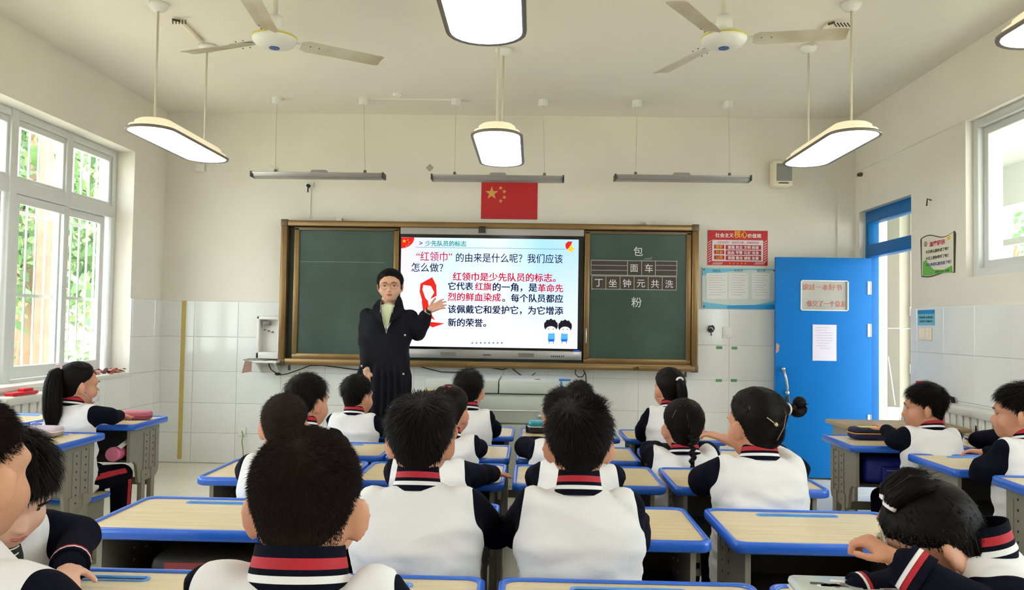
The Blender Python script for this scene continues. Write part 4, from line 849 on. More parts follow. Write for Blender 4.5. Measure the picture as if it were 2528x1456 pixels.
MB().prism([S(.85+.07*sin(k*pi/5)*(1 if k % 2 == 0 else .45), .84+.075*cos(k*pi/5)*(1 if k % 2 == 0 else .45), .0052) for k in range(10)], (-.0006, 0, 0)).build('star_drawing', mat('sign_yellow', (232, 200, 30), .5), t, O)
def text_side(s, u0, u1, v, hgt, m, bold=.02, base=.0056, par=None, fn=None, orr=None):
    fn = fn or S; co, F = textmesh(s, bold=bold); a, c = co.min(0), co.max(0); V = []
    for p in co: V.append(fn(u0+(p[0]-a[0])/(c[0]-a[0])*(u1-u0), v+(p[1]-(a[1]+c[1])/2)/(c[1]-a[1])*hgt, base+(.0006 if p[2] > 0 else 0)))
    return MB().add(V, F).build('lettering', m, par or t, orr or O)
text_side('温馨提示', .27, .74, .77, .12, mat('sign_pink_letters', (196, 50, 84), .6), .04)
for k, (s, m_, u1) in enumerate((('今天你认真听讲了吗？', M_dkmetal, .84), ('今天上课你举手了吗？', M_dkmetal, .84), ('今天你用礼貌用语了吗？', mat('sign_blue_letters', (44, 70, 140), .6), .92))): text_side(s, .15, u1, .6-.155*k, .085, m_)
text_side('知书 达礼 文明', .45, .85, .1, .05, M_dkmetal); text_side('②', .1, .2, .8, .12, M_dkmetal)
t = thing('blue_wall_sign', 'small blue printed sign above the right wall switches', 'sign', tuple(QX(2287, 803, XR-.01))); O = tuple(t.location)
S2 = lambda u, v, d=0: (XR-.0095-d, 6.005+(5.76-6.005)*u, 1.312+(1.422-1.312)*v)
MB().prism([S2(0, 0), S2(1, 0), S2(1, 1), S2(0, 1)], (-.003, 0, 0)).build('plate', mat('sign_sky', (112, 186, 214), .5), t, O)
MB().prism([S2(0, .74, .003), S2(1, .74, .003), S2(1, 1, .003), S2(0, 1, .003)], (-.0006, 0, 0)).build('blue_band', mat('sign_deep', (30, 130, 190), .5), t, O)
for k, s in enumerate(('节约用电 从我做起', '人走灯灭 节能环保')): text_side(s, .08, .92, .52-.26*k, .15, M_dkmetal, .02, .0036, t, S2, O)
for k, (y0, l) in enumerate(((5.975, 'left cream rocker switch below the small blue sign'), (5.88, 'right cream switch below the small blue sign'))):
    t = thing('wall_switch', l, 'switch', (XR-.014, y0-.04, 1.205)); O = tuple(t.location); MB().box((XR-.021, y0-.085, 1.205), (XR-.0095, y0, 1.292)).build('cover_plate', M_cream, t, O, bevel=.003); MB().box((XR-.025, y0-.068, 1.222), (XR-.021, y0-.018, 1.275)).build('rocker', M_cream, t, O, bevel=.002)
o = MB().tube([(XR-.002, 5.82, 2.2), (XR-.03, 5.82, 2.21), (XR-.035, 5.82, 2.16)], .005, 6); tag(o.build('wall_hook', M_dkmetal, smooth=True), 'tiny dark hook high on the right wall beside the transom', 'hook')
# ---------------------------------------------------------------- pupils' belongings
def pencil_case(x, y, z, l, w, h, rz, m1, m2, label, m3=None):
    t = thing('pencil_case', label, 'pencil case', (x, y, z), rz)
    f = lambda k, zz: [(px*k, py*k, zz) for px, py in roundrect(-l/2, l/2, -w/2, w/2, w*.3, 5)]
    MB().rings([f(.93, 0), f(1, h*.15), f(1.01, h*.45), f(1, h*.5)]).build('base', m1, t, smooth=True)
    MB().rings([f(1, h*.5), f(1.0, h*.8), f(.93, h*.95), f(.8, h)]).build('lid', m2, t, smooth=True)
    q = [(px*1.012, py*1.02, h*.5) for px, py in roundrect(-l/2, l/2, -w/2, w/2, w*.3, 5)]; MB().tube(q+[q[0]], .0028, 6).build('zip', m3 or M_white, t, smooth=True)
    return t
M_pink = mat('pink_fabric', (196, 112, 130), .7); M_navy2 = mat('navy_fabric', (26, 30, 88), .7); M_lil = mat('lilac_fabric', (206, 192, 208), .7)
pencil_case(-2.28, 4.66, SD+.004, .17, .09, .045, .1, mat('rose_dark', (150, 70, 92), .7), M_pink, 'pink pencil case on the window side desk by the ponytail girl', M_pink)
tag(MB().ell((-2.5, 4.79, SD+.025), (.03, .02, .02), 12, 8).build('rolled_tissue', M_white, smooth=True), 'small white crumpled tissue beside the pink pencil case', 'tissue')
pencil_case(-2.41, 3.93, SD+.004, .24, .10, .045, -.05, mat('dusty_lilac', (172, 156, 160), .7), M_lil, 'pale lilac pencil case behind the ponytail girl')
t = pencil_case(1.83, 4.42, SD+.004, .25, .11, .06, .05, M_navy2, mat('navy_dark', (20, 22, 60), .7), 'navy and yellow pencil case on the desk by the blue door', mat('orange_piping', (220, 160, 60), .5))
MB().box((-.08, -.028, .0565), (.08, .028, .0615)).build('yellow_panel', mat('yellow_vinyl', (230, 208, 30), .4), t)
pencil_case(2.42, 4.37, SD+.004, .23, .1, .04, -.1, mat('brown_case', (58, 44, 40), .5), mat('brown_print', (96, 74, 58), .5, nscale=18, namt=.2, rgb2=(190, 170, 140)), 'dark brown patterned pencil case on the desk by the right wall')
t = pencil_case(.05, 4.95, .624, .135, .1, .07, 0, mat('black_case', (22, 22, 30), .5), mat('teal_case', (30, 150, 170), .35, coat=.3), 'round topped teal and black pencil case on the front row')
tag(MB().box((-.032, 4.93, .6245), (-.012, 5.05, .66)).build('eraser_box', M_dark), 'small black box beside the teal pencil case', 'box')
# pink bottle and tools inside the window desk
t = thing('pink_cup', 'pink cup lying inside the desk of the ponytail girl', 'cup', (at(277, 1116, 4.36)[0], 4.44, SD*.475/.665+.042)); O = (0, 0, 0); zz = 0
MB().tube([(0, -.07, zz), (0, -.065, zz), (0, .07, zz)], [.036, .038, .034], 20).build('body', mat('pink_plastic', (214, 104, 146), .4), t, O, smooth=True)
MB().tube([(0, -.085, zz), (0, -.07, zz)], [.036, .04], 20).build('lid', mat('pink_lid', (226, 126, 160), .4), t, O)
t = thing('clear_ruler', 'clear plastic ruler sticking out of the window side desk', 'ruler', (at(296, 1100, 4.36)[0]-.02, 4.45, SD*.475/.665+.10)); o = MB().box((-.004, -.09, -.002), (.02, .12, .0)).build('blade', M_wplastic, t); t.rotation_euler = (.2, .5, .2)
t = thing('school_bag', 'navy school bag inside the desk by the blue door', 'bag', (1.89, 4.30, SD*.475/.665+.002)); 
MB().box((-.2, -.12, 0), (.2, .12, .13)).build('body', mat('royal_navy_nylon', (14, 26, 120), .45), t, bevel=.03, seg=3); MB().box((-.12, -.135, .02), (.14, -.118, .09)).build('front_pocket', mat('royal_navy_nylon', (14, 26, 120), .45), t, bevel=.01); MB().box((-.1, -.1375, .07), (.1, -.1352, .074)).build('zip', M_rope, t)
t = thing('school_bag', 'dark school bag with red and green stripes in the lower left desk', 'bag', (-.94, 2.50, .479)); MB().box((-.17, -.13, 0), (.2, .12, .10)).build('body', mat('charcoal_nylon', (24, 24, 28), .6), t, bevel=.03, seg=3)
MB().box((-.12, -.137, .03), (.03, -.128, .085)).build('red_patch', mat('dull_red_nylon', (150, 62, 64), .6), t); MB().box((.04, -.137, .03), (.13, -.128, .075)).build('green_patch', mat('dull_green_nylon', (30, 92, 60), .6), t)
# pink box and bin on the side table
tag(MB().box((2.46, 5.06, .686), (2.53, 5.14, .80)).build('pink_box', mat('pink_print', (224, 130, 170), .5, nscale=20, namt=.15), bevel=.003), 'pink printed carton standing on the brown side table', 'carton')
t = thing('vacuum_bottle', 'large translucent water barrel with red cap and black handle near the doorway', 'water barrel', (2.655, 5.64, 0)); O = (0,0,0)
MB().tube([(0,0,.0), (0,0,.04), (0,0,.62), (0,0,.78), (0,0,.89)], [.11, .13, .13, .1, .04], 20).build('barrel', mat('frosted_barrel', (206, 202, 196), .35), t, O, smooth=True)
MB().tube([(-.0,0,.89), (0,0,.93)], .030, 14).build('red_cap', mat('red_plastic', (206, 24, 40), .35), t, O)
MB().tube([(.02,-.06,.80), (.10,-.16,.835), (.13,-.17,.83), (.135,-.17,.79)], .014, 8).build('handle', M_dark, t, O, smooth=True)
# storage box on the near right desk
t = thing('plastic_box', 'stacked clear plastic box with printed lid on the nearest right desk', 'box', (.645, 1.62, .6845), radians(-2)); 
M_clr = mat('milky_clear_plastic', (196, 204, 200), .2, spec=.6)
MB().box((-.105, -.11, 0), (.105, .11, .05)).build('tray', M_clr, t, bevel=.01); MB().box((-.11, -.115, .052), (.11, .115, .075)).build('lid', M_clr, t, bevel=.012)
b = MB(); rs = random.Random(4)
for cx, cy, sw in ((-.055, .055, 1.2), (.065, .0, .8)):
    for k in range(6): x = cx+rs.uniform(-.025, .02)*sw; y = cy+rs.uniform(-.03, .02); b.prism([(x, y, .0752), (x+.03*sw, y-.004, .0752), (x+.024*sw, y+.012, .0752), (x+.004, y+.014, .0752)], (0, 0, .0004), k % 3)
b.build('printed_pattern', [M_white, mat('dull_plum', (112, 78, 84), .6), M_dkmetal], t)
b = MB(); co, F = textmesh('PEN BOX'); a_, c_ = co.min(0), co.max(0); b.add([(-.02+(p[0]-a_[0])/(c_[0]-a_[0])*.05, .045+(p[1]-a_[1])/(c_[1]-a_[1])*.012, .0755) for p in co], F); b.build('lettering', M_dkmetal, t)
MB().box((-.108, -.113, .05), (.108, .113, .053)).build('gasket', M_white, t)
t = thing('cable_loop', 'small blue hose loop at the corner of the clear box', 'hose', (.60, 1.47, .6845)); MB().tube([(.0+.016*cos(k*.5), .03*sin(k*.5), .01+.002*k) for k in range(14)], .004, 6).build('loop', M_lblue, t, smooth=True)
# ================================================================ people
M_skin = mat('skin', (206, 150, 122), .5, sss=.12, nscale=7, namt=.03, rgb2=(196, 132, 104))
M_skin2 = mat('skin_pale', (226, 184, 164), .5, sss=.12, nscale=7, namt=.02, rgb2=(220, 168, 146))
M_hair = mat('black_hair', (15, 12, 11), .55, spec=.12)
M_hairb = mat('brown_black_hair', (27, 20, 17), .75, spec=.08)
M_scalp = mat('shaved_scalp', (40, 31, 27), .85, spec=.1, nscale=60, namt=.12)
M_jw = mat('white_jersey', (232, 232, 236), .9, spec=.1, bump=.10, bscale=220)
M_nv = mat('navy_jersey', (14, 15, 29), .9, spec=.1, bump=.1, bscale=200)
M_rd = mat('crimson_knit', (176, 18, 40), .7)
M_trs = mat('navy_trousers', (12, 12, 22), .9, spec=.06); M_shoe = mat('white_shoe', (222, 222, 222), .6)
M_lip = mat('lips', (176, 92, 86), .45); M_eye = mat('eye_white', (226, 220, 214), .3); M_iris = mat('iris', (28, 18, 14), .2)

def smin(a, b, k): h = np.clip(.5+.5*(b-a)/k, 0, 1); return b*(1-h)+a*h-k*h*(1-h)
def sd_ell(p, c, r): q = (p-np.array(c))/np.array(r); l = np.linalg.norm(q, axis=-1); return (l-1)*min(r)*1.0+(l-1)*0
NT, NP = 60, 44
def sphere_dirs():
    D = []
    for i in range(1, NP):
        th = pi*i/NP
        for j in range(NT): a = 2*pi*j/NT; D.append((sin(th)*sin(a), sin(th)*cos(a), cos(th)))   # a=0 is the face (+Y)
    D += [(0, 0, 1), (0, 0, -1)]; return np.array(D)
DIRS = sphere_dirs()
def head_radius(kind):
    A = kind == 'adult'
    P = [((0, -.012, .022), (.073, .088, .082), 0), ((0, .022, -.045), (.056, .058, .062), .03), ((0, .05, -.085 if not A else -.092), (.026, .026, .022), .025),
         ((.036, .042, -.045), (.028, .03, .03), .02), ((-.036, .042, -.045), (.028, .03, .03), .02), ((0, .062, .012), (.05, .022, .014), .02),
         ((0, .083, -.034), (.0085, .016, .018), .010), ((0, .090, -.043), (.0095, .011, .008), .008), ((.010, .083, -.046), (.006, .008, .006), .006), ((-.010, .083, -.046), (.006, .008, .006), .006),
         ((0, .076, -.066), (.021, .010, .0045), .007), ((0, .074, -.074), (.018, .010, .005), .007), ((0, -.03, -.05), (.052, .05, .05), .03)]
    t = np.linspace(.03, .15, 120)[None, :, None]; p = DIRS[:, None, :]*t; d = None
    for c, r, k in P: e = sd_ell(p, c, r); d = e if d is None else smin(d, e, k)
    for s in (-1, 1): e = sd_ell(p, (s*.030, .088, -.012), (.018, .014, .011)); d = -smin(-d, e, .012)
    ins = d < 0; idx = ins.shape[1]-1-np.argmax(ins[:, ::-1], axis=1); idx = np.clip(idx, 0, 118); i = np.arange(len(idx))
    d0, d1 = d[i, idx], d[i, idx+1]; tt = t[0, :, 0]; f = np.clip(d0/(d0-d1+1e-9), 0, 1); return tt[idx]+(tt[idx+1]-tt[idx])*f
HR = {k: head_radius(k) for k in ('kid', 'adult')}
def surf_y(x, z, kind):
    P = DIRS*HR[kind][:, None]; w = (P[:, 1] > 0); d = (P[:, 0]-x)**2+(P[:, 2]-z)**2+(~w)*9; i = np.argsort(d)[:4]; return float((P[i, 1]/(d[i]+1e-7)).sum()/(1/(d[i]+1e-7)).sum())
EYK = surf_y(.030, -.012, 'kid'); print('EYE', EYK, surf_y(.03, .012, 'kid'), surf_y(0, -.066, 'kid'), surf_y(.017,-.012,'kid'), surf_y(.043,-.012,'kid'), [surf_y(0, z, 'kid') for z in (-.034, -.066, -.072, -.09)])
def grid_faces():
    F = []
    for i in range(NP-2):
        for j in range(NT): k = (j+1) % NT; F.append((i*NT+j, (i+1)*NT+j, (i+1)*NT+k, i*NT+k))
    B = (NP-1)*NT
    for j in range(NT): k = (j+1) % NT; F.append((B, j, k)); F.append((B+1, (NP-2)*NT+k, (NP-2)*NT+j))
    return F
GF = grid_faces()
def sstep(a, b, x): t = np.clip((x-a)/(b-a), 0, 1); return t*t*(3-2*t)
def hairline(p, style):
    az = np.degrees(np.abs(np.arctan2(p[:, 0], p[:, 1])))
    if style == 'bangs': X, Z = (0, 35, 60, 85, 100, 125, 180), (.030, .028, .016, -.01, -.015, -.06, -.085)
    elif style == 'girl': X, Z = (0, 40, 65, 88, 105, 130, 180), (.062, .055, .03, .012, -.015, -.06, -.088)
    elif style == 'fade': X, Z = (0, 35, 58, 82, 100, 122, 180), (.046, .044, .028, .020, .012, -.01, -.062)
    elif style == 'teacher': X, Z = (0, 25, 50, 70, 84, 100, 130, 180), (.058, .052, .028, -.005, -.045, -.075, -.09, -.10)
    else: X, Z = (0, 35, 58, 82, 100, 122, 180), (.040, .040, .020, .012, -.012, -.052, -.088)
    return p[:, 2]-np.interp(az, X, Z), az
def ribbon(mb, root, mid, tip, w, side):
    """hair strands: N x 3 arrays"""
    N = len(root); m1 = root*.25+mid*.5+tip*.25; W = side*(w/2)
    v = np.stack([root-W, root+W, m1-W*.75, m1+W*.75, tip], 1).reshape(-1, 3); o = len(mb.v)
    mb.v += list(map(tuple, v)); 
    for i in range(N): k = o+5*i; mb.f.append((k, k+1, k+3, k+2)); mb.f.append((k+2, k+3, k+4)); mb.m += [0, 0]
def make_hair(style, seed, n, kind='kid', puff=1., tie=None, buzz=False):
    rs = np.random.RandomState(seed); r = HR[kind].copy(); P0 = DIRS*r[:, None]; m, az = hairline(P0, style)
    top = sstep(-.02, .09, P0[:, 2])
    if style in ('girl', 'teacher'): H = (.008+.010*top) if style == 'girl' else (.007+.004*top)
    elif buzz: H = .003+.006*top
    else: H = (.0035+.013*top+.004*sstep(100, 150, az)*sstep(-.03, .04, P0[:, 2]))*puff
    lump = np.array([noise.noise(Vector(tuple(d*6))+Vector((seed, 0, 0))) for d in DIRS])*.003*(0 if buzz else 1)
    off = sstep(-.004, .03 if not buzz else .045, m)*(H+lump*top)-.0022
    keep = m > -.006; P = DIRS*(r+off)[:, None]; P[:, 2] += 0
    mb = MB(); mb.v = list(map(tuple, P))
    for f in GF:
        if all(keep[i] for i in f): mb.f.append(f); mb.m.append(1 if buzz else 0)
    # strands
    w = np.where(m > .002, 1., 0.)*np.sin(np.arccos(np.clip(DIRS[:, 2], -1, 1))) ; w = w/w.sum(); idx = rs.choice(len(w), n, p=w)
    d = DIRS[idx]+rs.normal(0, .05, (n, 3)); d /= np.linalg.norm(d, axis=1)[:, None]
    near = idx; rr = (r+off)[near]; root = d*rr[:, None]*.985; nrm = d
    crown = np.array([.01*rs.randn(), -.062, .095]); mm = m[idx]; tp = top[idx]
    if tie is not None:
        fl = np.array(tie)-root; L = np.minimum(np.linalg.norm(fl, axis=1), .05)
    else: fl = root-crown; L = (.016+.020*tp) if style != 'fade' else (.004+.024*tp)
    if style == 'bangs': L = L*1.25
    fl = fl-nrm*(fl*nrm).sum(1)[:, None]; fl /= (np.linalg.norm(fl, axis=1)[:, None]+1e-6)
    if buzz: lift = .42; L = .004+.006*tp; fl = fl/np.linalg.norm(fl, axis=1)[:, None]+rs.normal(0, .13, (n, 3))
    elif tie is not None: lift = .035
    else: lift = .05+.22*tp*rs.rand(n)**2; fl = fl/np.linalg.norm(fl, axis=1)[:, None]+rs.normal(0, .20, (n, 3))+np.array([0, 0, -.25])*(1-tp[:, None])
    lift = np.asarray(lift); lift = lift[:, None] if lift.ndim else lift
    L = L*rs.uniform(.7, 1.25, n)*sstep(0, .02, mm) + .002
    dr = fl+nrm*lift; dr /= np.linalg.norm(dr, axis=1)[:, None]; tip = root+dr*L[:, None]+np.array([0, 0, -.10])*L[:, None]*(0 if buzz else 1)
    mid = root+dr*L[:, None]*.5+nrm*L[:, None]*(.04 if tie is None else .02)
    if tie is None and not buzz:
        l = np.linalg.norm(tip, axis=1); mx_ = rr+.004+.010*tp*rs.rand(n); tip = tip/l[:, None]*np.clip(l, rr-.002, mx_)[:, None]
    if tie is not None:   # keep lying on the skull
        for q in (mid, tip):
            l = np.linalg.norm(q, axis=1); q += q/l[:, None]*(np.clip(l, rr+.0006, rr+.0022)-l)[:, None]
    sd = np.cross(dr, nrm+rs.normal(0, .25, (n, 3))); sd /= np.linalg.norm(sd, axis=1)[:, None]+1e-9
    ribbon(mb, root, mid, tip, .0009 if buzz else .0022, sd)
    return mb
def tail(mb, path, rad, n, seed, w=.003, fray=.02):
    rs = np.random.RandomState(seed); P = np.array(path, float); mb.tube([tuple(p) for p in P], rad, 10)
    t = np.linspace(0, 1, len(P)); K = 7
    for i in range(n):
        a = rs.uniform(0, 2*pi); q = rs.uniform(.75, 1.12); s0 = rs.uniform(0, .35); s1 = rs.uniform(.75, 1.08); S = np.linspace(s0, min(s1, 1), K)
        C = np.stack([np.interp(S, t, P[:, k]) for k in range(3)], 1); R = np.interp(S, t, rad)*q; tan = np.gradient(C, axis=0); tan /= np.linalg.norm(tan, axis=1)[:, None]
        u = np.cross(tan, (1, .2, .1)); u /= np.linalg.norm(u, axis=1)[:, None]; v = np.cross(tan, u); off = u*cos(a)+v*sin(a)
        Q = C+off*R[:, None]; Q[-1] += rs.normal(0, fray*.3, 3)+tan[-1]*max(0, s1-1)*.3; sd = np.cross(tan, off); o = len(mb.v)
        for k in range(K): ww = w/2*(1-(k/(K-1))**3*.9); mb.v += [tuple(Q[k]-sd[k]*ww), tuple(Q[k]+sd[k]*ww)]
        for k in range(K-1): mb.f.append((o+2*k, o+2*k+1, o+2*k+3, o+2*k+2)); mb.m.append(0)
def hand(mb, w, d, up, s, curl=.4, spread=.10, thumb=1):
    """w wrist, d forearm direction, up back of the hand, thumb side sign"""
    w = Vector(w); d = Vector(d).normalized(); up = Vector(up); up = (up-d*up.dot(d)).normalized(); sd = d.cross(up).normalized()*thumb
    pm = w+d*.036*s
    for k in (-1.5, -.5, .5, 1.5): mb.capsule(w+sd*k*.009*s, w+d*.062*s+sd*k*.0135*s, .0105*s, .0092*s, 10)
    mb.capsule(w-d*.02*s, w+d*.02*s, .017*s, .017*s, 12)
    for k, L in ((1.5, .88), (.5, 1.0), (-.5, .93), (-1.5, .72)):
        b = w+d*.062*s+sd*k*.0140*s; dd = (d+sd*k*spread*.6).normalized()
        uk = up.copy()
        for j, l in enumerate((.026, .018, .014)):
            ca, sa = cos(curl*(.6+.3*j)), sin(curl*(.6+.3*j)); dd, uk = (dd*ca-uk*sa).normalized(), (uk*ca+dd*sa).normalized(); e = b+dd*l*L*s; mb.capsule(b, e, (.0078-.0009*j)*s, (.0072-.0009*j)*s, 8); b = e
    b = w+d*.014*s+sd*.018*s; dd = (d*.62+sd*.8-up*.25).normalized()
    for j, l in enumerate((.026, .022, .016)): e = b+dd*l*s; mb.capsule(b, e, (.0098-.001*j)*s, (.0088-.001*j)*s, 8); b = e; dd = (dd+d*.35).normalized()
def loft(mb, secs, n=24, pw=2.4):
    """secs: (cx, cy, z, hx, hy)"""
    R = []
    for c in secs:
        cx, cy, z, hx, hy = c; R.append([(cx+hx*math.copysign(abs(cos(t))**(2/pw), cos(t)), cy+hy*math.copysign(abs(sin(t))**(2/pw), sin(t)), z) for t in (2*pi*k/n for k in range(n))])
    mb.rings(R)
def rotM(y, p, r): return Matrix.Rotation(y, 3, 'Z') @ Matrix.Rotation(p, 3, 'X') @ Matrix.Rotation(r, 3, 'Y')
def add_xf(dst, src, M3, t, m=None): dst.add([tuple(M3 @ Vector(p)+t) for p in src.v], src.f, 0); dst.m[-len(src.m):] = src.m if m is None else [m]*len(src.m)
def folds(co, amp, seed, sc=7.):
    out = co.copy(); n = len(co)
    d = np.empty(n)
    for i in range(n):
        p = co[i]; v = Vector((p[0]*sc*.8+seed, p[1]*sc, p[2]*sc*1.6)); a = noise.noise(v); b = noise.noise(v*2.3)
        d[i] = (1-abs(a)*2.4)*.6+b*.35
    return d*amp
def from_np(name, co, F, mats, parent, mi=None, smooth=True):
    me = bpy.data.meshes.new(name); me.from_pydata(co.tolist(), [], F)
    if mi is not None: me.polygons.foreach_set('material_index', mi)
    if smooth: me.polygons.foreach_set('use_smooth', [True]*len(F))
    me.update(); return link(name, me, mats, parent)
def vnormals(co, F):
    N = np.zeros_like(co); Fq = np.array([f if len(f) == 4 else (*f, f[0]) for f in F]); a = co[Fq[:, 1]]-co[Fq[:, 0]]; b = co[Fq[:, 2]]-co[Fq[:, 0]]; n = np.cross(a, b)
    for k in range(4): np.add.at(N, Fq[:, k], n)
    return N/(np.linalg.norm(N, axis=1)[:, None]+1e-12)
def submesh(co, F, mask):
    Fm = [f for f, k in zip(F, mask) if k]; ids = sorted({i for f in Fm for i in f}); mp = {v: k for k, v in enumerate(ids)}
    return co[ids], [tuple(mp[i] for i in f) for f in Fm]
def segdist(P, a, b): a = np.array(a); b = np.array(b); d = b-a; t = np.clip(((P-a)@d)/(d@d), 0, 1); return np.linalg.norm(P-(a+t[:, None]*d), axis=1), t
def ear(mb, s, tilt=.45):
    c = Vector((s*.0755, -.010, -.020)); R = Matrix.Rotation(-s*tilt, 3, 'Z') @ Matrix.Rotation(s*.10, 3, 'Y')
    mb.ell(c+Vector((s*.006, -.004, 0)), (.0058, .0178, .0270), 14, 10, 0, R)
    pts = []
    for k in range(15): a = radians(-70+k*17); pts.append(c+R @ Vector((s*.0045, -.002+.0165*-cos(a), .004+.026*sin(a))))
    mb.tube(pts, [.0036]+[.0048]*13+[.0036], 8)
    mb.ell(c+R @ Vector((s*.003, -.0, -.024)), (.0062, .0105, .0095), 10, 8, 0, R)

def person(label, x, y, ztop, yaw=0, head=(0, 0, 0), s=None, hair='boy', arms=None, dz=.665, lean=0., seed=0, vox=.0075, nh=1500, seat=.352, hs=1.0, stripe=False, spread=.135,
           curl=.5, buzz=False, skin=None, extras=None, mouthy=False, cuffs=False, hair_mat=None, wid=1.0, earsout=.7, side=0., tie=None, colr=1.0, shz=0., fold=1., nk=0.):
    R = thing('person', label, 'person', (x, y, 0), yaw)
    hh = .094*hs                        # head centre to crown without hair
    zh = ztop-hh-.022*hs; zn = zh-.104*hs+nk   # head centre, neck base
    T = zn-seat                         # torso length
    k = T/.52; ly = lean
    def S(z): return seat+z*T           # fraction of torso height
    hy = ly+.045; hx = side
    skn = skin or M_skin
    sh = .100*wid; zs = S(.91+shz)
    SL, SR = (-sh+side*.7, ly*.8+.01, zs), (sh+side*.7, ly*.8+.01, zs)
    A = arms or {}
    EL = A.get('el', (-spread, ly*.8+.15, dz+.052)); ER = A.get('er', (spread, ly*.8+.15, dz+.052))
    WL_ = A.get('wl', (-.03, ly*.8+.285, dz+.040)); WR_ = A.get('wr', (.045, ly*.8+.265, dz+.062))
    M3 = rotM(*head); piv = Vector((hx, ly+.02, zh-.085*hs)); hc = piv+M3 @ Vector((0, .025, .085*hs))
    # ---- body, one continuous skin
    b = MB(); hm = MB(); hm.v = [tuple(p*hs) for p in DIRS*HR['kid'][:, None]]; hm.f = GF; hm.m = [0]*len(GF); ee = MB(); ear(ee, 1, earsout); ear(ee, -1, earsout); ee.v = [tuple(np.array(p)*hs) for p in ee.v]
    add_xf(b, hm, M3, hc); add_xf(b, ee, M3, hc)
    nb = hc+M3 @ Vector((0, -.022, -.06*hs)); b.capsule((hx*.7+side*.3, ly+.012, zn-.03), nb, .040*hs, .042*hs, 18)
    bt = MB(); loft(bt, [(side*.2, 0, S(.02), .11*wid, .08), (side*.3, ly*.3, S(.35), .10*wid, .07), (side*.6, ly*.7, S(.75), .11*wid, .07), (side*.8, ly*.9, S(.92), .07, .05), (side, ly+.01, S(1.02), .03, .03)]); b.add(bt.v, bt.f)
    for sd_, Sx, E, Wr in ((-1, SL, EL, WL_), (1, SR, ER, WR_)):
        b.capsule(Sx, E, .034, .030, 12); b.capsule(E, Wr, .030, .020, 12)
        d = Vector(Wr)-Vector(E); up = A.get('up%s' % ('l' if sd_ < 0 else 'r'), (0, 0, 1)); hand(b, Wr, d, up, .92, A.get('curl%s' % ('l' if sd_ < 0 else 'r'), curl), .3, sd_)
    KL, KR = (-.085, .30, seat+.055), (.085, .30, seat+.055); AL, AR = (-.085, .30, .07), (.085, .30, .07)
    for kx, K_, A_ in ((-.07, KL, AL), (.07, KR, AR)):
        b.capsule((kx, .0, seat+.065), K_, .058, .045, 12); b.capsule(K_, A_, .042, .028, 12); b.capsule((A_[0], A_[1]-.01, .035), (A_[0], A_[1]+.10, .03), .026, .022, 10)
    co, F = remesh(b, vox, 2, .4); from_np('body', co, F, skn, R)
    # ---- jacket: one cloth surface, split along its armhole seams
    j = MB(); w = wid
    loft(j, [(side*.1, .0, S(.0), .128*w, .098), (side*.2, ly*.1, S(.12), .140*w, .104), (side*.3, ly*.35-.004, S(.38), .133*w, .098), (side*.5, ly*.55-.004, S(.58), .134*w, .096), (side*.65, ly*.72, S(.74), .140*w, .092),
             (side*.8, ly*.85+.004, S(.87+shz*.6), .138*w, .080), (side*.9, ly*.95+.008, S(.945+shz*.6), .112*w, .066), (side, ly+.012, S(.985+shz*.4), .078, .058), (side, ly+.014, S(1.01), .055, .046)], 28)
    ra = .043
    for Sx, E, Wr in ((SL, EL, WL_), (SR, ER, WR_)):
        j.capsule(Sx, E, ra+.006, ra+.002, 16); W2 = Vector(E)+(Vector(Wr)-Vector(E))*(A.get('slr', .93) if Sx is SR else .93); j.capsule(E, W2, ra, .034, 16)
    co, F = remesh(j, .0085 if vox < .007 else .0105, 5, .5); N = vnormals(co, F); 
    wf_ = sstep(.05, .15, np.minimum(np.linalg.norm(co-np.array(WL_), axis=1), np.linalg.norm(co-np.array(WR_), axis=1)))
    co = co+N*wf_[:, None]*(folds(co, .016*fold, seed*3.1, 6.)+folds(co, .0085*fold, seed*1.7+9, 13.)*sstep(S(.95), S(.6), co[:, 2]))[:, None]
    C = np.array([co[list(f)].mean(0) for f in F]); isl = np.zeros(len(F), int)
    for q, (sd_, Sx, E, Wr) in enumerate(((-1, SL, EL, WL_), (1, SR, ER, WR_))):
        d1, t1 = segdist(C, Sx, E); d2, t2 = segdist(C, E, Wr); dist = np.minimum(d1, d2)
        cx = side*.6; seam = (C[:, 0]-cx)*sd_ > (.128+.012*np.clip((zs-C[:, 2])/.1, -1, 1))*w - .02*np.clip((C[:, 1]-ly-.03)/.1, 0, 1)
        far = (d2 < ra+.016) & (((C[:, 1]-ly*.6) > .085) | (t2 > .25)); isl[(dist < ra+.03) & (seam | far) & ((C[:, 0]-cx)*sd_ > -.5)] = np.where(True, q+1, 0)
    # nearest arm decides when both claim
    dl = np.minimum(segdist(C, SL, EL)[0], segdist(C, EL, WL_)[0]); dr = np.minimum(segdist(C, SR, ER)[0], segdist(C, ER, WR_)[0]); isl[(isl > 0) & (dl < dr)] = 1; isl[(isl > 0) & (dl >= dr)] = 2
    # even out the seam line
    VL = [set() for _ in range(len(co))]; EB = {}
    for fi, f in enumerate(F):
        for a_, b_ in zip(f, f[1:]+f[:1]): EB.setdefault((min(a_, b_), max(a_, b_)), []).append(isl[fi])
    nb_ = {}
    for (a_, b_), l_ in EB.items():
        if len(l_) == 2 and l_[0] != l_[1]: nb_.setdefault(a_, []).append(b_); nb_.setdefault(b_, []).append(a_)
    for _ in range(10):
        new = {i_: co[i_]*.4+co[l_].mean(0)*.6 for i_, l_ in nb_.items() if len(l_) == 2}
        for i_, v_ in new.items(): co[i_] = v_
    c1, f1 = submesh(co, F, isl == 0); from_np('jacket_body', c1, f1, M_jw, R)
    for q in (1, 2):
        if (isl == q).any(): c1, f1 = submesh(co, F, isl == q); from_np('sleeve', c1, f1, M_nv, R)
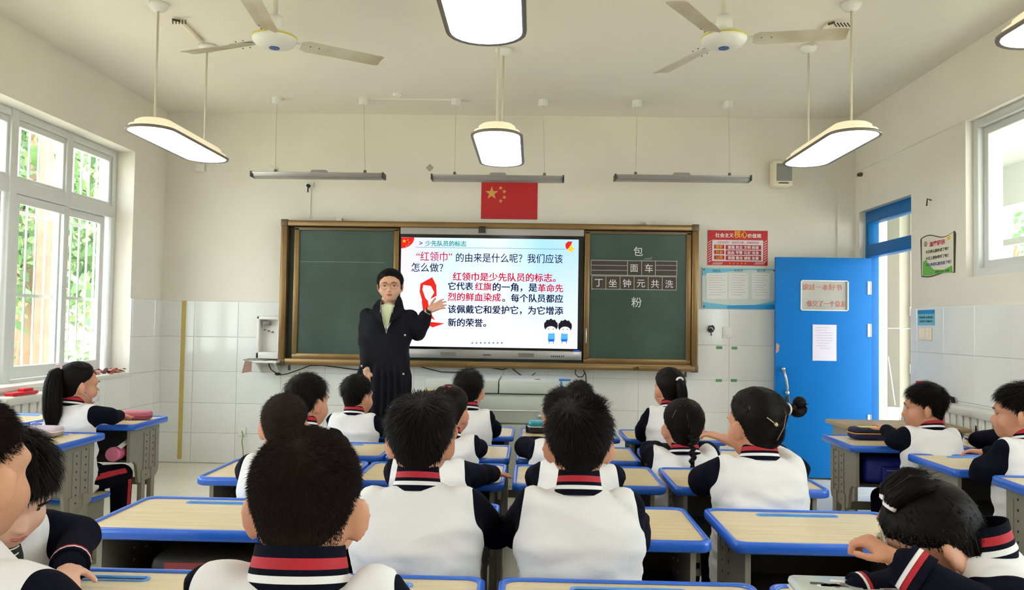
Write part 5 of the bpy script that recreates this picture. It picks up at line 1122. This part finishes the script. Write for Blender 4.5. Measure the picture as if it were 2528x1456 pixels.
    # ---- striped collar
    cen = Vector((hx*.6+side*.4, ly+.010, zn+.010)); tl = Matrix.Rotation(-.12, 3, 'X'); Rg = []; mi = []
    prof = [(p_*.88*colr, z_) for p_, z_ in [(.070, -.020), (.072, -.006), (.067, .003), (.0655, .011), (.064, .018), (.0625, .025), (.061, .036), (.060, .040), (.056, .039), (.056, -.01)]]; mt = [0, 1, 0, 2, 2, 0, 0, 0, 0]
    cm = MB()
    for rr, z in prof: Rg.append([tuple(cen+tl @ Vector((rr*hs*sin(2*pi*q/36), rr*hs*.90*cos(2*pi*q/36), z*1.05+.006*cos(2*pi*q/36)*-1))) for q in range(36)])
    for i in range(len(Rg)-1): cm.rings(Rg[i:i+2], [0, 1, 0, 2, 2, 0, 0, 0, 0][i] if True else 0, cap=False)
    cm.build('collar', [M_nv, M_jw, M_rd], R, smooth=True)
    # cuffs
    if cuffs:
        for E, Wr in ((EL, WL_), (ER, WR_)):
            e, w_ = Vector(E), Vector(Wr); d = (w_-e); q = MB()
            for i, (a, c) in enumerate(((.80, .86), (.86, .90), (.90, .93), (.93, .97))): q.tube([e+d*a, e+d*c], [.0405, .0395], 18, [0, 1, 2, 0][i], cap=False)
            q.tube([e+d*.97, e+d*.95], [.0395, .026], 18, 0, cap=False); q.build('cuff', [M_nv, M_rd, M_jw], R, smooth=True)
    # ---- trousers with side stripe, shoes
    tr = MB()
    for kx, K_, A_ in ((-.07, KL, AL), (.07, KR, AR)): tr.capsule((kx, -.0, seat+.075), K_, .074, .060, 14); tr.capsule(K_, A_, .058, .048, 14)
    tr.capsule((-.06, -.02, seat+.08), (.06, -.02, seat+.08), .078, .078, 12)
    co, F = remesh(tr, .014, 3, .5); mi = None
    if stripe:
        C = np.array([co[list(f)].mean(0) for f in F]); sgn = np.sign(C[:, 0]); K0 = np.where(C[:, 1] < .30, seat+.06+C[:, 1]*0, 0)
        thigh = (C[:, 1] < .27) & (np.abs(C[:, 2]-(seat+.085)) < .013) & (np.abs(C[:, 0]) > .1); shin = (C[:, 2] < seat+.03) & (np.abs(C[:, 1]-.30) < .013) & (np.abs(C[:, 0]) > .1); mi = (thigh | shin).astype(int).tolist()
    from_np('trousers', co, F, [M_trs, M_rd], R, mi)
    for A_ in (AL, AR):
        q = MB(); q.capsule((A_[0], A_[1]-.02, .034), (A_[0], A_[1]+.11, .030), .034, .028, 14); q.v = [(p[0], p[1], max(p[2], .0)) for p in q.v]; q.build('shoe', M_shoe, R, smooth=True)
    # ---- hair, eyes, brows in the head's frame
    HT = None if tie is None else tie
    h = make_hair(hair, seed+3, nh, 'kid', tie=HT, buzz=buzz)
    X = {'h': h, 'M3': M3, 'hc': hc, 'R': R, 'hs': hs, 'rgt': None, 'S': S, 'zn': zn, 'ly': ly}
    if extras: extras(X)
    h.v = [tuple(np.array(p)*hs) for p in h.v]; hh_ = MB(); add_xf(hh_, h, M3, hc); hh_.build('hair', [hair_mat or M_hair, M_scalp], R, smooth=True, recalc=False)
    for s_ in (-1, 1):
        q = MB(); q.ell((s_*.030, EYK-.0065, -.012), (.0125, .0085, .0055), 14, 10, 0); q.ell((s_*.030, EYK-.0005, -.012), (.0058, .0035, .0050), 10, 8, 1)
        q.tube([(s_*.017, EYK+.001, -.010), (s_*.024, EYK+.0035, -.0055), (s_*.034, EYK+.003, -.005), (s_*.043, EYK-.004, -.008)], .0012, 6, 1); q.v = [tuple(np.array(p)*hs) for p in q.v]; e_ = MB(); add_xf(e_, q, M3, hc); e_.build('eye', [M_eye, M_iris], R, smooth=True)
        q = MB(); q.tube([(s_*.016, .0865, .010), (s_*.030, .0865, .0145), (s_*.046, .0775, .011)], [.0018, .0022, .001], 6); q.v = [tuple(np.array(p)*hs) for p in q.v]; e_ = MB(); add_xf(e_, q, M3, hc); e_.build('eyebrow', M_hair, R, smooth=True)
    q = MB(); q.ell((0, .0835, -.0655), (.017, .0045, .0028), 14, 8); q.ell((0, .082, -.0715), (.0145, .0045, .0034), 14, 8); q.v = [tuple(np.array(p)*hs) for p in q.v]; e_ = MB(); add_xf(e_, q, M3, hc); e_.build('lips', M_lip, R, smooth=True)
    # stool under the pupil
    cs, sn = cos(yaw), sin(yaw); stool(x, y, yaw, 'blue edged stool under the '+STN[seed])
    return R
def W(X, p): return X['M3'] @ (Vector(p)*X['hs']) + X['hc']
def bead(X, p, r, m, name='hair_bead'):
    q = MB(); q.ell(tuple(W(X, p)), r if isinstance(r, tuple) else (r, r, r), 12, 8); q.build(name, m, X['R'], smooth=True)
def wrap(X, p0, p1, r, m, name='hair_tie'):
    q = MB(); q.tube([tuple(W(X, p0)), tuple(W(X, p1))], r, 16); q.build(name, m, X['R'], smooth=True)
def strip(X, pts, w, m, name='hair_parting', lift=.0):
    """thin band lying on the hair, points given as (azimuth from face, elevation)"""
    q = MB(); L = []
    for az, el in pts:
        d = np.array([sin(radians(az))*cos(radians(el)), cos(radians(az))*cos(radians(el)), sin(radians(el))]); i = np.argmax(DIRS @ d); L.append(tuple(W(X, d*(HR['kid'][i]+.0155+lift))))
    q.tube(L, w, 6); q.build(name, m, X['R'], smooth=True)
M_part = mat('hair_parting', (150, 112, 92), .7); M_tie = mat('white_hair_tie', (224, 218, 222), .5); M_redb = mat('red_bead', (214, 20, 50), .35); M_clip = mat('silver_clip', (206, 196, 150), .3, metal=.5)
# ---------------------------------------------------------------- the pupils
def px(xp, yp, Y): return at(xp, yp, Y)
def kid(label, hx_, ytop, Y, **k):
    p = px(hx_, ytop, Y); off = k.pop('off', .045); yaw = k.get('yaw', 0); k.setdefault('hs', 1.0)
    fx = -sin(yaw)*(off+k.get('lean', 0)); fy = cos(yaw)*(off+k.get('lean', 0)); sx_ = cos(yaw)*k.get('side', 0); sy_ = sin(yaw)*k.get('side', 0)
    return person(label, p[0]-fx-sx_, Y-fy-sy_, p[2], **k)
# middle block, nearest first
kid('boy with close cropped hair seen from behind, nearest the camera', 764, 1046, 1.20, seed=1, vox=.0048, nh=30000, buzz=True, hair='boy', hair_mat=M_hairb, dz=.68, hs=1.0, lean=.03, shz=.055, earsout=1.0, wid=1.12, colr=1.2)
kid('boy with thick dark hair in the fourth row, left of the middle gap', 1040, 975, 2.10, seed=2, vox=.0055, nh=6000, dz=.665, hs=.985, nk=-.012, spread=.19, wid=1.14)
def cowlick(X):
    h = X['h']; rs = np.random.RandomState(5); n = 900; a = rs.uniform(0, 2*pi, n); root = np.stack([.02+.02*rs.randn(n), -.02+.03*rs.randn(n), .10+0*a], 1); root /= np.linalg.norm(root, axis=1)[:, None]; root *= .115
    d = np.stack([.6+.3*rs.randn(n), -.2+.3*rs.randn(n), .5+0*a], 1); d /= np.linalg.norm(d, axis=1)[:, None]; tip = root+d*.035; ribbon(h, root, root+d*.02+np.array([0, 0, .006]), tip, .003, np.cross(d, root/.115))
kid('boy with tousled two tone hair in the fourth row, right of the middle gap', 1430, 985, 2.10, seed=3, vox=.0055, nh=7000, dz=.665, hs=.97, nk=-.014, extras=cowlick, earsout=1.0, wid=1.12, spread=.155)
kid('boy with cropped hair in the third row behind the nearest cropped head', 707, 965, 2.90, seed=4, nh=3500, buzz=True, hair_mat=M_hairb, dz=.663, hs=1.05, spread=.16)
kid('boy in the second row with head turned right, above the third row boy', 757, 922, 3.72, seed=5, nh=2200, head=(-.55, 0, 0), dz=.64, hs=1.06)
kid('boy with neat dark hair in the front row just left of the teacher', 881, 925, 4.52, seed=6, nh=1600, head=(-.4, 0, 0), dz=.62, hs=.98, yaw=-.12)
kid('third row boy mostly hidden behind the thick haired boy, hand on desk', 1066, 968, 2.90, seed=7, nh=2500, dz=.663, hs=1.04, vox=.006, arms={'er': (.16, .13, .72), 'wr': (.215, .275, .70), 'curlr': .25})
def bow(X):
    for dx in (-.012, .012): bead(X, (dx+.004, -.045, .108), (.011, .007, .008), M_redb, 'red_bow')
    tail(X['h'], [(.0, -.09, .07), (.0, -.112, .03), (.0, -.115, -.02), (.004, -.11, -.07), (.006, -.10, -.11)], [.016, .017, .015, .013, .006], 90, 3, .004)
    strip(X, [(175, 75), (172, 50), (170, 25)], .0012, M_part)
kid('girl with a red bow and braided hair in the second row', 1108, 950, 3.72, seed=8, hair='girl', nh=2500, tie=(0, -.095, .06), head=(-.35, 0, 0), dz=.64, hs=1.05, extras=bow)
kid('boy with plain dark hair in the front row before the grey cabinet', 1157, 911, 4.52, seed=9, nh=1500, head=(-.12, 0, 0), dz=.62, hs=1.0)
kid('front row boy, only head back showing right of the grey cabinet', 1431, 940, 4.54, seed=10, nh=1500, dz=.62, hs=.96)
kid('boy in the second row with left arm up on the desk, middle right', 1390, 957, 3.72, seed=11, nh=2200, dz=.64, hs=1.04, spread=.15, arms={'el': (-.17, .17, .70), 'wl': (-.02, .27, .70)})
kid('boy hidden behind the tousled boy, third row right of the gap', 1428, 983, 2.90, seed=12, nh=2500, dz=.663, wid=1.06, hs=1.04)
def pony1(X):
    tail(X['h'], [(.0, -.098, .05), (.0, -.125, .03), (.004, -.135, -.02), (.012, -.13, -.07), (.018, -.12, -.12)], [.014, .026, .028, .022, .008], 200, 5, .004)
    q = MB(); q.tube([W(X, (.02*cos(a)*.9, -.112-.003, .052+.014*sin(a))) for a in np.linspace(0, pi, 9)], .0065, 8); q.build('hair_tie', M_tie, X['R'], smooth=True)
kid('girl with a ponytail in a white tie in the front row', 1657, 907, 4.52, seed=13, hair='girl', nh=2200, tie=(0, -.095, .05), head=(.35, 0, 0), dz=.62, hs=1.0, extras=pony1, off=.03)
def braid1(X):
    h = X['h']; P = [(-.0, -.10, .0)]
    for k in range(9): tail(h, [(.004*(-1)**k, -.106-.0028*k, .02-.016*k), (.006*(-1)**(k+1), -.112-.0028*k, .008-.016*k), (0, -.109-.0028*k, -.006-.016*k)], [.006, .012, .007], 14, k, .003, .002)
    wrap(X, (0, -.128, -.115), (0, -.131, -.132), .0095*1, mat('cyan_band', (60, 170, 214), .5))
    tail(h, [(0, -.130, -.128), (-.004, -.140, -.16), (-.010, -.146, -.19), (-.016, -.150, -.222)], [.006, .013, .014, .003], 130, 6, .0032, .05)
    bead(X, (-.038, -.055, .082), .008, M_redb); bead(X, (.05, -.03, .086), .007, mat('pink_bead', (220, 40, 110), .35))
    strip(X, [(195, 72), (192, 50), (188, 28), (186, 8)], .0016, M_part); strip(X, [(160, 48), (185, 55), (205, 48)], .0012, M_part); strip(X, [(215, 40), (222, 25)], .0012, M_part)
kid('girl with a cyan banded braid in the second row on the right', 1688, 983, 3.72, seed=14, hair='girl', nh=3000, tie=(0, -.10, -.03), head=(.12, .0, 0), dz=.64, hs=1.10, extras=braid1, vox=.006, wid=1.14)
def bun(X):
    h = X['h']; base = Vector((.088, -.045, .045))
    tail(h, [(.07, -.035, .04), (.092, -.044, .048), (.118, -.052, .050)], [.012, .013, .018], 40, 2, .003, .002)
    for c, r_ in (((.135, -.055, .068), (.022, .021, .022)), ((.128, -.055, .040), (.026, .022, .018)), ((.142, -.055, .048), (.018, .02, .02))): h.ell(c, r_, 14, 10)
    rs = np.random.RandomState(2); n = 160; c = np.array([.136, -.055, .055]); d = rs.normal(0, 1, (n, 3)); d /= np.linalg.norm(d, axis=1)[:, None]; root = c+d*.018; ribbon(h, root, root+d*.006, root+d*rs.uniform(.006, .02, (n, 1)), .0012, np.cross(d, rs.normal(0, 1, (n, 3))))
    q = MB(); q.tube([W(X, (.094, -.046+.017*cos(a), .049+.017*sin(a))) for a in np.linspace(0, 2*pi, 14)], .0042, 6); q.build('hair_tie', M_tie, X['R'], smooth=True)
    strip(X, [(150, 60), (157, 40), (160, 20), (166, 0), (176, -22)], .0017, M_part); strip(X, [(235, 55), (228, 30)], .001, M_part)
    strip(X, [(200, 16), (188, 7)], .0017, M_clip, 'hair_clip', .003); i = (186, 5); strip(X, [(187, 7), (184, 4)], .006, M_clip, 'clip_flower', .003); strip(X, [(150, 2), (140, 0)], .0017, M_clip, 'hair_clip', .003)
kid('girl with a side bun and hair clips in the third row, hand raised', 1872, 957, 2.90, seed=15, hair='girl', nh=6000, tie=(.09, -.045, .045), head=(.42, 0, 0), dz=.663, hs=1.10, extras=bun, vox=.0055, off=.03, wid=1.16,
    arms={'el': (-.175, .13, .71), 'er': (.10, .19, .80), 'wr': (-.055, .29, .845), 'slr': .12, 'upr': (0, -.2, 1), 'curlr': .45})
# right block by the door
kid('boy looking left, seated beside the blue door', 2292, 945, 4.02, seed=16, nh=4500, hair='boy', head=(1.05, .0, 0), dz=SD, yaw=.10, hs=1.0, vox=.0055, off=.03, arms={'el': (-.135, .08, .735), 'wl': (-.115, .21, .768), 'curll': .25})
kid('boy frowning left at the right picture edge', 2526, 946, 3.33, seed=17, nh=5000, hair='boy', head=(.75, .0, 0), dz=SD, yaw=.25, hs=1.0, vox=.0055, off=.03, arms={'el': (-.17, .06, .715), 'wl': (-.04, .16, .735)})
kid('pupil cut off by the right picture edge, only sleeve and shoulder showing', 2560, 950, 4.02, seed=18, nh=600, dz=SD, spread=.22, wid=1.1)
def girlhead(X):
    h = X['h']
    for s_, z_ in ((1, .0), (-1, .0)):
        tail(h, [(s_*.03, .02, .098), (s_*.035, -.0, .118), (s_*.04, -.045, .118), (s_*.042, -.075, .10)], [.014, .022, .022, .010], 120, 7+s_, .003, .03)
        q = MB(); q.tube([W(X, (s_*.03+.018*cos(a), .015+.012*sin(a)*.4, .108+.012*sin(a))) for a in np.linspace(-.4, pi+.4, 9)], .0055, 6); q.build('hair_clip', M_tie, X['R'], smooth=True)
    rs = np.random.RandomState(3); n = 700; t = rs.uniform(-1, 1, n); root = np.stack([.055*t, .082-.02*t*t, .062+.004*rs.randn(n)], 1); tip = root+np.stack([.01*rs.randn(n), .012+.01*rs.rand(n), -.055-.03*rs.rand(n)], 1)
    ribbon(h, root, (root+tip)/2+np.array([0, .012, .01]), tip, .0032, np.tile([1., 0, 0], (n, 1)))
    strip(X, [(0, 60), (5, 82), (170, 75), (178, 50)], .0022, M_part)
kid('girl bent forward over her fist at the bottom right corner', 2306, 1146, 1.53, seed=19, hair='girl', nh=9000, tie=(0, -.03, .11), yaw=radians(68), head=(.05, -.70, -.05), dz=.70, hs=.93, nk=.055, vox=.005, lean=.13, extras=girlhead, cuffs=True, off=.09, skin=M_skin,
    arms={'el': (-.17, .07, .755), 'wl': (-.12, .285, .872), 'upl': (0, .1, 1), 'curll': 1.3, 'er': (.2, .2, .76), 'wr': (.1, .36, .74)})
# left block
kid('boy with short brown hair cut off by the left picture edge', -80, 966, 1.10, seed=20, nh=22000, buzz=True, hair='fade', hair_mat=M_hairb, head=(-.05, .0, 0), dz=.68, hs=.93, side=-.045, shz=.0, nk=.0, vox=.0048, yaw=-.12, earsout=.5, skin=mat('skin_warm', (214, 160, 128), .5, sss=.12, nscale=5, namt=.02, rgb2=(204, 146, 112)))
def badge(X):
    R = X['R']; ly = X['ly']
    q = MB(); c = Vector((-.06, ly*.9+.118, X['S'](.66))); M3b = Matrix.Rotation(-.15, 3, 'X')
    p = MB(); p.box((-.024, 0, -.007), (.024, .003, .009)); p.v = [tuple(M3b @ Vector(v)+c+Vector((0, 0, .06))) for v in p.v]; o = p.build('name_tag', mat('badge_blue', (40, 130, 206), .3), R)
    p = MB(); p.cyl((0, -.0, 0), .022, .002, 'y', 24, 0); p.cyl((0, .001, 0), .017, .0016, 'y', 24, 1); p.cyl((0, .0022, .0), .006, .0012, 'y', 16, 2); p.v = [tuple(M3b @ Vector(v)+c+Vector((0, 0.004, -.0))) for v in p.v]; p.build('round_badge', [mat('badge_navy', (30, 44, 110), .4), M_white, M_red], R)
    sh_ = MB()
    for k in range(9): z = X['S'](.92)-k*.014; sh_.tube([(.05*(1-k*.04)*sin(a), ly+.02+.084*cos(a)*1.0+k*.002, z-.004*cos(a)) for a in np.linspace(-.7, .7, 9)], .0016, 5)
    sh_.build('shirt_stripes', M_white, R, smooth=True); q = MB(); q.ell((0, ly*.95+.058, X['S'](.82)), (.052, .042, .085), 18, 12); q.build('striped_shirt', mat('dark_shirt', (26, 30, 28), .8), R, smooth=True)
kid('boy leaning over sideways between the left desks, looking down', 6, 1036, 1.70, seed=21, nh=6000, hair='bangs', yaw=radians(-128), head=(.15, -.48, 0), dz=.66, hs=1.02, vox=.0052, lean=.06, extras=badge, cuffs=True, off=.06, skin=M_skin2,
    wid=.9,
    arms={'el': (-.18, .08, .765), 'wl': (-.10, .23, .745), 'er': (.17, .12, .72), 'wr': (.08, .26, .73), 'curll': .6})
def ponylong(X):
    h = X['h']; tail(h, [(.0, -.085, .075), (.01, -.118, .055), (.025, -.132, .0), (.035, -.136, -.08), (.04, -.136, -.15), (.04, -.134, -.245)], [.018, .036, .042, .044, .042, .014], 460, 5, .0036, .03)
    q = MB()
    for k in range(6): a = k*1.05; q.ell(W(X, (.026*cos(a)*.5+.01, -.098-.012*sin(a), .088+.018*sin(a))), (.007, .007, .007), 8, 6)
    q.build('hair_bow', mat('pale_pink_bow', (226, 190, 206), .5), X['R'], smooth=True)
    q = MB(); R_ = []
    for v_ in (-1, -.5, 0, .5, 1): R_.append([W(X, (.057*sin(a)*(1-.06*abs(v_)), .036+.058*cos(a)*(1-.10*v_*v_)+.004, -.062+v_*.028)) for a in np.linspace(-1.5, 1.5, 15)])
    q.rings(R_, 0, False, False); q.tube([W(X, (.056, .03, -.045)), W(X, (.078, -.012, -.018))], .0016, 6); q.tube([W(X, (.056, .03, -.075)), W(X, (.078, -.012, -.03))], .0016, 6)
    q.tube([W(X, (-.056, .03, -.045)), W(X, (-.078, -.012, -.018))], .0016, 6)
    o = q.build('face_mask', mat('white_mask', (224, 216, 222), .7), X['R'], smooth=True, recalc=False)
kid('girl with a very long ponytail and white face mask by the left window', 186, 893, 4.22, seed=22, hair='girl', nh=3500, tie=(0, -.085, .08), yaw=-.18, head=(-.55, .0, 0), dz=SD, hs=1.02, extras=ponylong, stripe=True, vox=.006, off=.02,
    arms={'er': (.155, .10, .745), 'wr': (.12, .22, .74), 'curlr': .5})
# ---------------------------------------------------------------- the teacher
def teacher():
    Y = 6.1; p = at(966, 664, Y); R = thing('person', 'woman in a long black coat and glasses pointing at the lit screen', 'person', (p[0], Y, 0), pi); X0 = p[0]
    # local frame: +Y towards the class; +X is her right hand's opposite in the picture -> picture left is +X
    ZH = p[2]-.118; hs = 1.12; M3 = rotM(.10, -.03, .04); hc = Vector((.0, .03, ZH)); b = MB()
    hm = MB(); hm.v = [tuple(q*hs) for q in DIRS*HR['adult'][:, None]*np.array([1.09, 1, .97])]; hm.f = GF; hm.m = [0]*len(GF); ee = MB(); ear(ee, 1, .2); ear(ee, -1, .2); ee.v = [tuple(np.array(q)*hs) for q in ee.v]; add_xf(b, hm, M3, hc); add_xf(b, ee, M3, hc)
    zn = ZH-.155; b.capsule((0.03, -.0, zn-.04), (0, .005, ZH-.06), .056, .054, 20)
    def L(px_, py_, Yw): q = at(px_, py_, Yw); return (-(q[0]-X0), -(Yw-Y), q[2])
    SR = (.175, -.005, zn-.085); SL = (-.150, -.0, zn-.085)
    ER, WRr = L(908, 850, 6.06), L(905, 915, 5.98); EL, WLl = L(1031, 818, 6.12), L(1060, 765, 6.02)
    loft(b, [(.03, 0, .85, .14, .10), (.03, 0, 1.1, .13, .1), (.02, 0, zn-.1, .14, .09), (.02, 0, zn, .07, .06)])
    for S_, E_, W_, sd_, cu, up in ((SR, ER, WRr, 1, .6, (.3, 1, 0)), (SL, EL, WLl, -1, .45, (0, .9, .35))):
        b.capsule(S_, E_, .045, .038, 14); b.capsule(E_, W_, .036, .024, 14)
        if sd_ == 1: hand(b, W_, (-.05, .05, -1), up, 1.18, cu, .1, -1)
        else: hand(b, W_, (-.85, .10, .42), up, 1.18, .3, .3, -1)
    for s_ in (-1, 1): b.capsule((.03+s_*.08, 0, .85), (.03+s_*.08, 0, .45), .075, .055, 12); b.capsule((.03+s_*.08, 0, .45), (.03+s_*.08, -.01, .08), .052, .036, 12); b.capsule((.03+s_*.08, -.01, .04), (.03+s_*.08, .11, .035), .035, .03, 10)
    co, F = remesh(b, .0055, 2, .4); from_np('body', co, F, mat('skin_teacher', (212, 164, 138), .5, sss=.1, nscale=7, namt=.02, rgb2=(204, 146, 120)), R)
    # coat
    j = MB(); loft(j, [(.035, 0, .42, .215, .15), (.035, 0, .60, .205, .145), (.035, 0, .80, .198, .14), (.035, 0, .93, .185, .132), (.03, 0, 1.05, .178, .125), (.03, 0, 1.2, .185, .125), (.025, 0, zn-.14, .190, .115), (.02, 0, zn-.07, .165, .095), (.015, .0, zn-.02, .10, .075), (.01, 0, zn+.01, .07, .065)], 36)
    for S_, E_, W_ in ((SR, ER, WRr), (SL, EL, WLl)):
        j.capsule(S_, E_, .057, .066, 18); W2 = Vector(E_)+(Vector(W_)-Vector(E_))*.72; j.capsule(E_, W2, .066, .046, 18)
    co, F = remesh(j, .012, 5, .5); N = vnormals(co, F); fd = folds(co, .013, 4.2, 5.)
    ang_ = np.arctan2(co[:, 1], co[:, 0]-.035); pl = np.sin(ang_*17+2*np.sin(ang_*3))*.016*sstep(1.0, .85, co[:, 2])*(np.abs(co[:, 0]-.035) < .24)
    co = co+N*(fd+pl)[:, None]; M_coat = mat('black_coat', (22, 22, 29), .8, spec=.15, bump=.1, bscale=160); from_np('coat', co, F, M_coat, R)
    # pale shirt showing in the open neck, lapels, zip, snaps
    yf = .125
    q = MB(); q.prism([(-.048, .088, zn+.0), (.060, .088, zn+.0), (.030, yf+.012, zn-.13), (-.005, yf+.022, zn-.185), (-.030, yf+.012, zn-.13)], (0, .004, 0)); q.ell((.005, .03, zn-.01), (.062, .062, .03), 20, 10); q.build('pale_shirt', mat('pale_green_shirt', (206, 214, 176), .8), R, smooth=False)
    for s_ in (-1, 1):
        q = MB(); x_ = .006
        P_ = [(x_+s_*.052, .05, zn+.035), (x_+s_*.085, .0, zn+.04), (x_+s_*.115, .06, zn-.02), (x_+s_*.095, yf-.005, zn-.075), (x_+s_*.03, yf+.034, zn-.135), (-.005+s_*.004, yf+.036, zn-.185), (x_+s_*.040, yf+.005, zn-.06)]
        q.add([tuple(v) for v in P_]+[(v[0], v[1]+.010, v[2]+.004) for v in P_], [(0, 1, 2, 6), (2, 3, 6), (3, 4, 5, 6), (13, 9, 8, 7), (13, 10, 9), (13, 12, 11, 10), (0, 6, 13, 7), (6, 5, 12, 13), (1, 0, 7, 8), (2, 1, 8, 9), (3, 2, 9, 10), (4, 3, 10, 11), (5, 4, 11, 12)]); q.build('coat_lapel', M_coat, R)
        q = MB(); q.tube([(x_+s_*.052, .075, zn+.03), (x_+s_*.045, yf+.012, zn-.055), (-.004+s_*.006, yf+.05, zn-.18), (-.004, yf+.05, zn-.21)], .0022, 6); q.build('zip', M_rope, R, smooth=True)
    q = MB()
    for pxx, pyy in ((946, 754), (1000, 827), (996, 923), (893, 903)): a = L(pxx, pyy, Y-.17); q.ell(a, (.008, .01, .008), 10, 8)
    q.build('snap_buttons', M_rope, R, smooth=True)
    # hair drawn back, glasses, face details
    h = make_hair('teacher', 41, 5000, 'adult', tie=(0, -.10, -.04)); tail(h, [(0, -.09, -.02), (-.01, -.11, -.06), (-.04, -.10, -.12), (-.07, -.075, -.18)], [.018, .028, .026, .008], 120, 4, .004)
    h.v = [tuple(np.array(q_)*hs*np.array([1.10, 1.02, .98])) for q_ in h.v]; hh_ = MB(); add_xf(hh_, h, M3, hc); hh_.build('hair', [M_hair, M_scalp], R, smooth=True, recalc=False)
    def H(q, name, m): q.v = [tuple(np.array(v)*hs) for v in q.v]; e_ = MB(); add_xf(e_, q, M3, hc); return e_.build(name, m, R, smooth=True)
    for s_ in (-1, 1):
        q = MB(); q.ell((s_*.030, EYK-.005, -.012), (.0125, .0075, .0058), 14, 10, 0); q.ell((s_*.030, EYK+.0005, -.012), (.0055, .003, .0052), 10, 8, 1); q.tube([(s_*.016, EYK+.002, -.011), (s_*.024, EYK+.0045, -.0055), (s_*.036, EYK+.003, -.0055), (s_*.044, EYK-.003, -.010)], .0013, 6, 1); H(q, 'eye', [M_eye, M_iris])
        q = MB(); q.tube([(s_*.014, .0885, .009), (s_*.030, .0885, .0135), (s_*.048, .078, .009)], [.0020, .0024, .001], 6); H(q, 'eyebrow', M_hair)
    q = MB(); q.ell((0, .0855, -.0655), (.020, .0045, .0032), 14, 8); q.ell((0, .084, -.0725), (.017, .0045, .0042), 14, 8); H(q, 'lips', M_lip)
    q = MB()
    for s_ in (-1, 1): q.tube([(s_*.031+.0225*cos(a), .0985-.004*abs(cos(a)), -.014+.0205*sin(a)) for a in np.linspace(0, 2*pi, 26)], .0012, 6, cap=False); q.tube([(s_*.0535, .093, -.010), (s_*.072, .05, -.008), (s_*.078, -.005, -.012)], .0012, 6)
    q.tube([(-.009, .098, -.010), (0, .101, -.008), (.009, .098, -.010)], .0012, 6); H(q, 'glasses', mat('thin_copper', (150, 108, 92), .3, metal=.6))
    # wristband and bracelet
    e, w_ = Vector(EL), Vector(WLl); d = (w_-e).normalized(); MB().tube([w_-d*.012, w_+d*.008], [.0275, .027], 18).build('smart_band', M_dark, R, smooth=True)
    MB().tube([(WRr[0]+.026*cos(a), WRr[1]+.02*sin(a), WRr[2]+.006) for a in np.linspace(0, 2*pi, 18)], .004, 6, cap=False).build('bracelet', M_rope, R, smooth=True)
    for s_ in (-1, 1): q = MB(); q.capsule((.03+s_*.08, -.03, .04), (.03+s_*.08, .13, .036), .044, .036, 14); q.v = [(v[0], v[1], max(0, v[2])) for v in q.v]; q.build('shoe', M_dark, R, smooth=True)
    t_ = MB()
    for s_ in (-1, 1): t_.tube([(.03+s_*.08, 0, .5), (.03+s_*.08, -.01, .06)], [.075, .06], 14)
    t_.build('trousers', M_trs, R, smooth=True)
teacher()
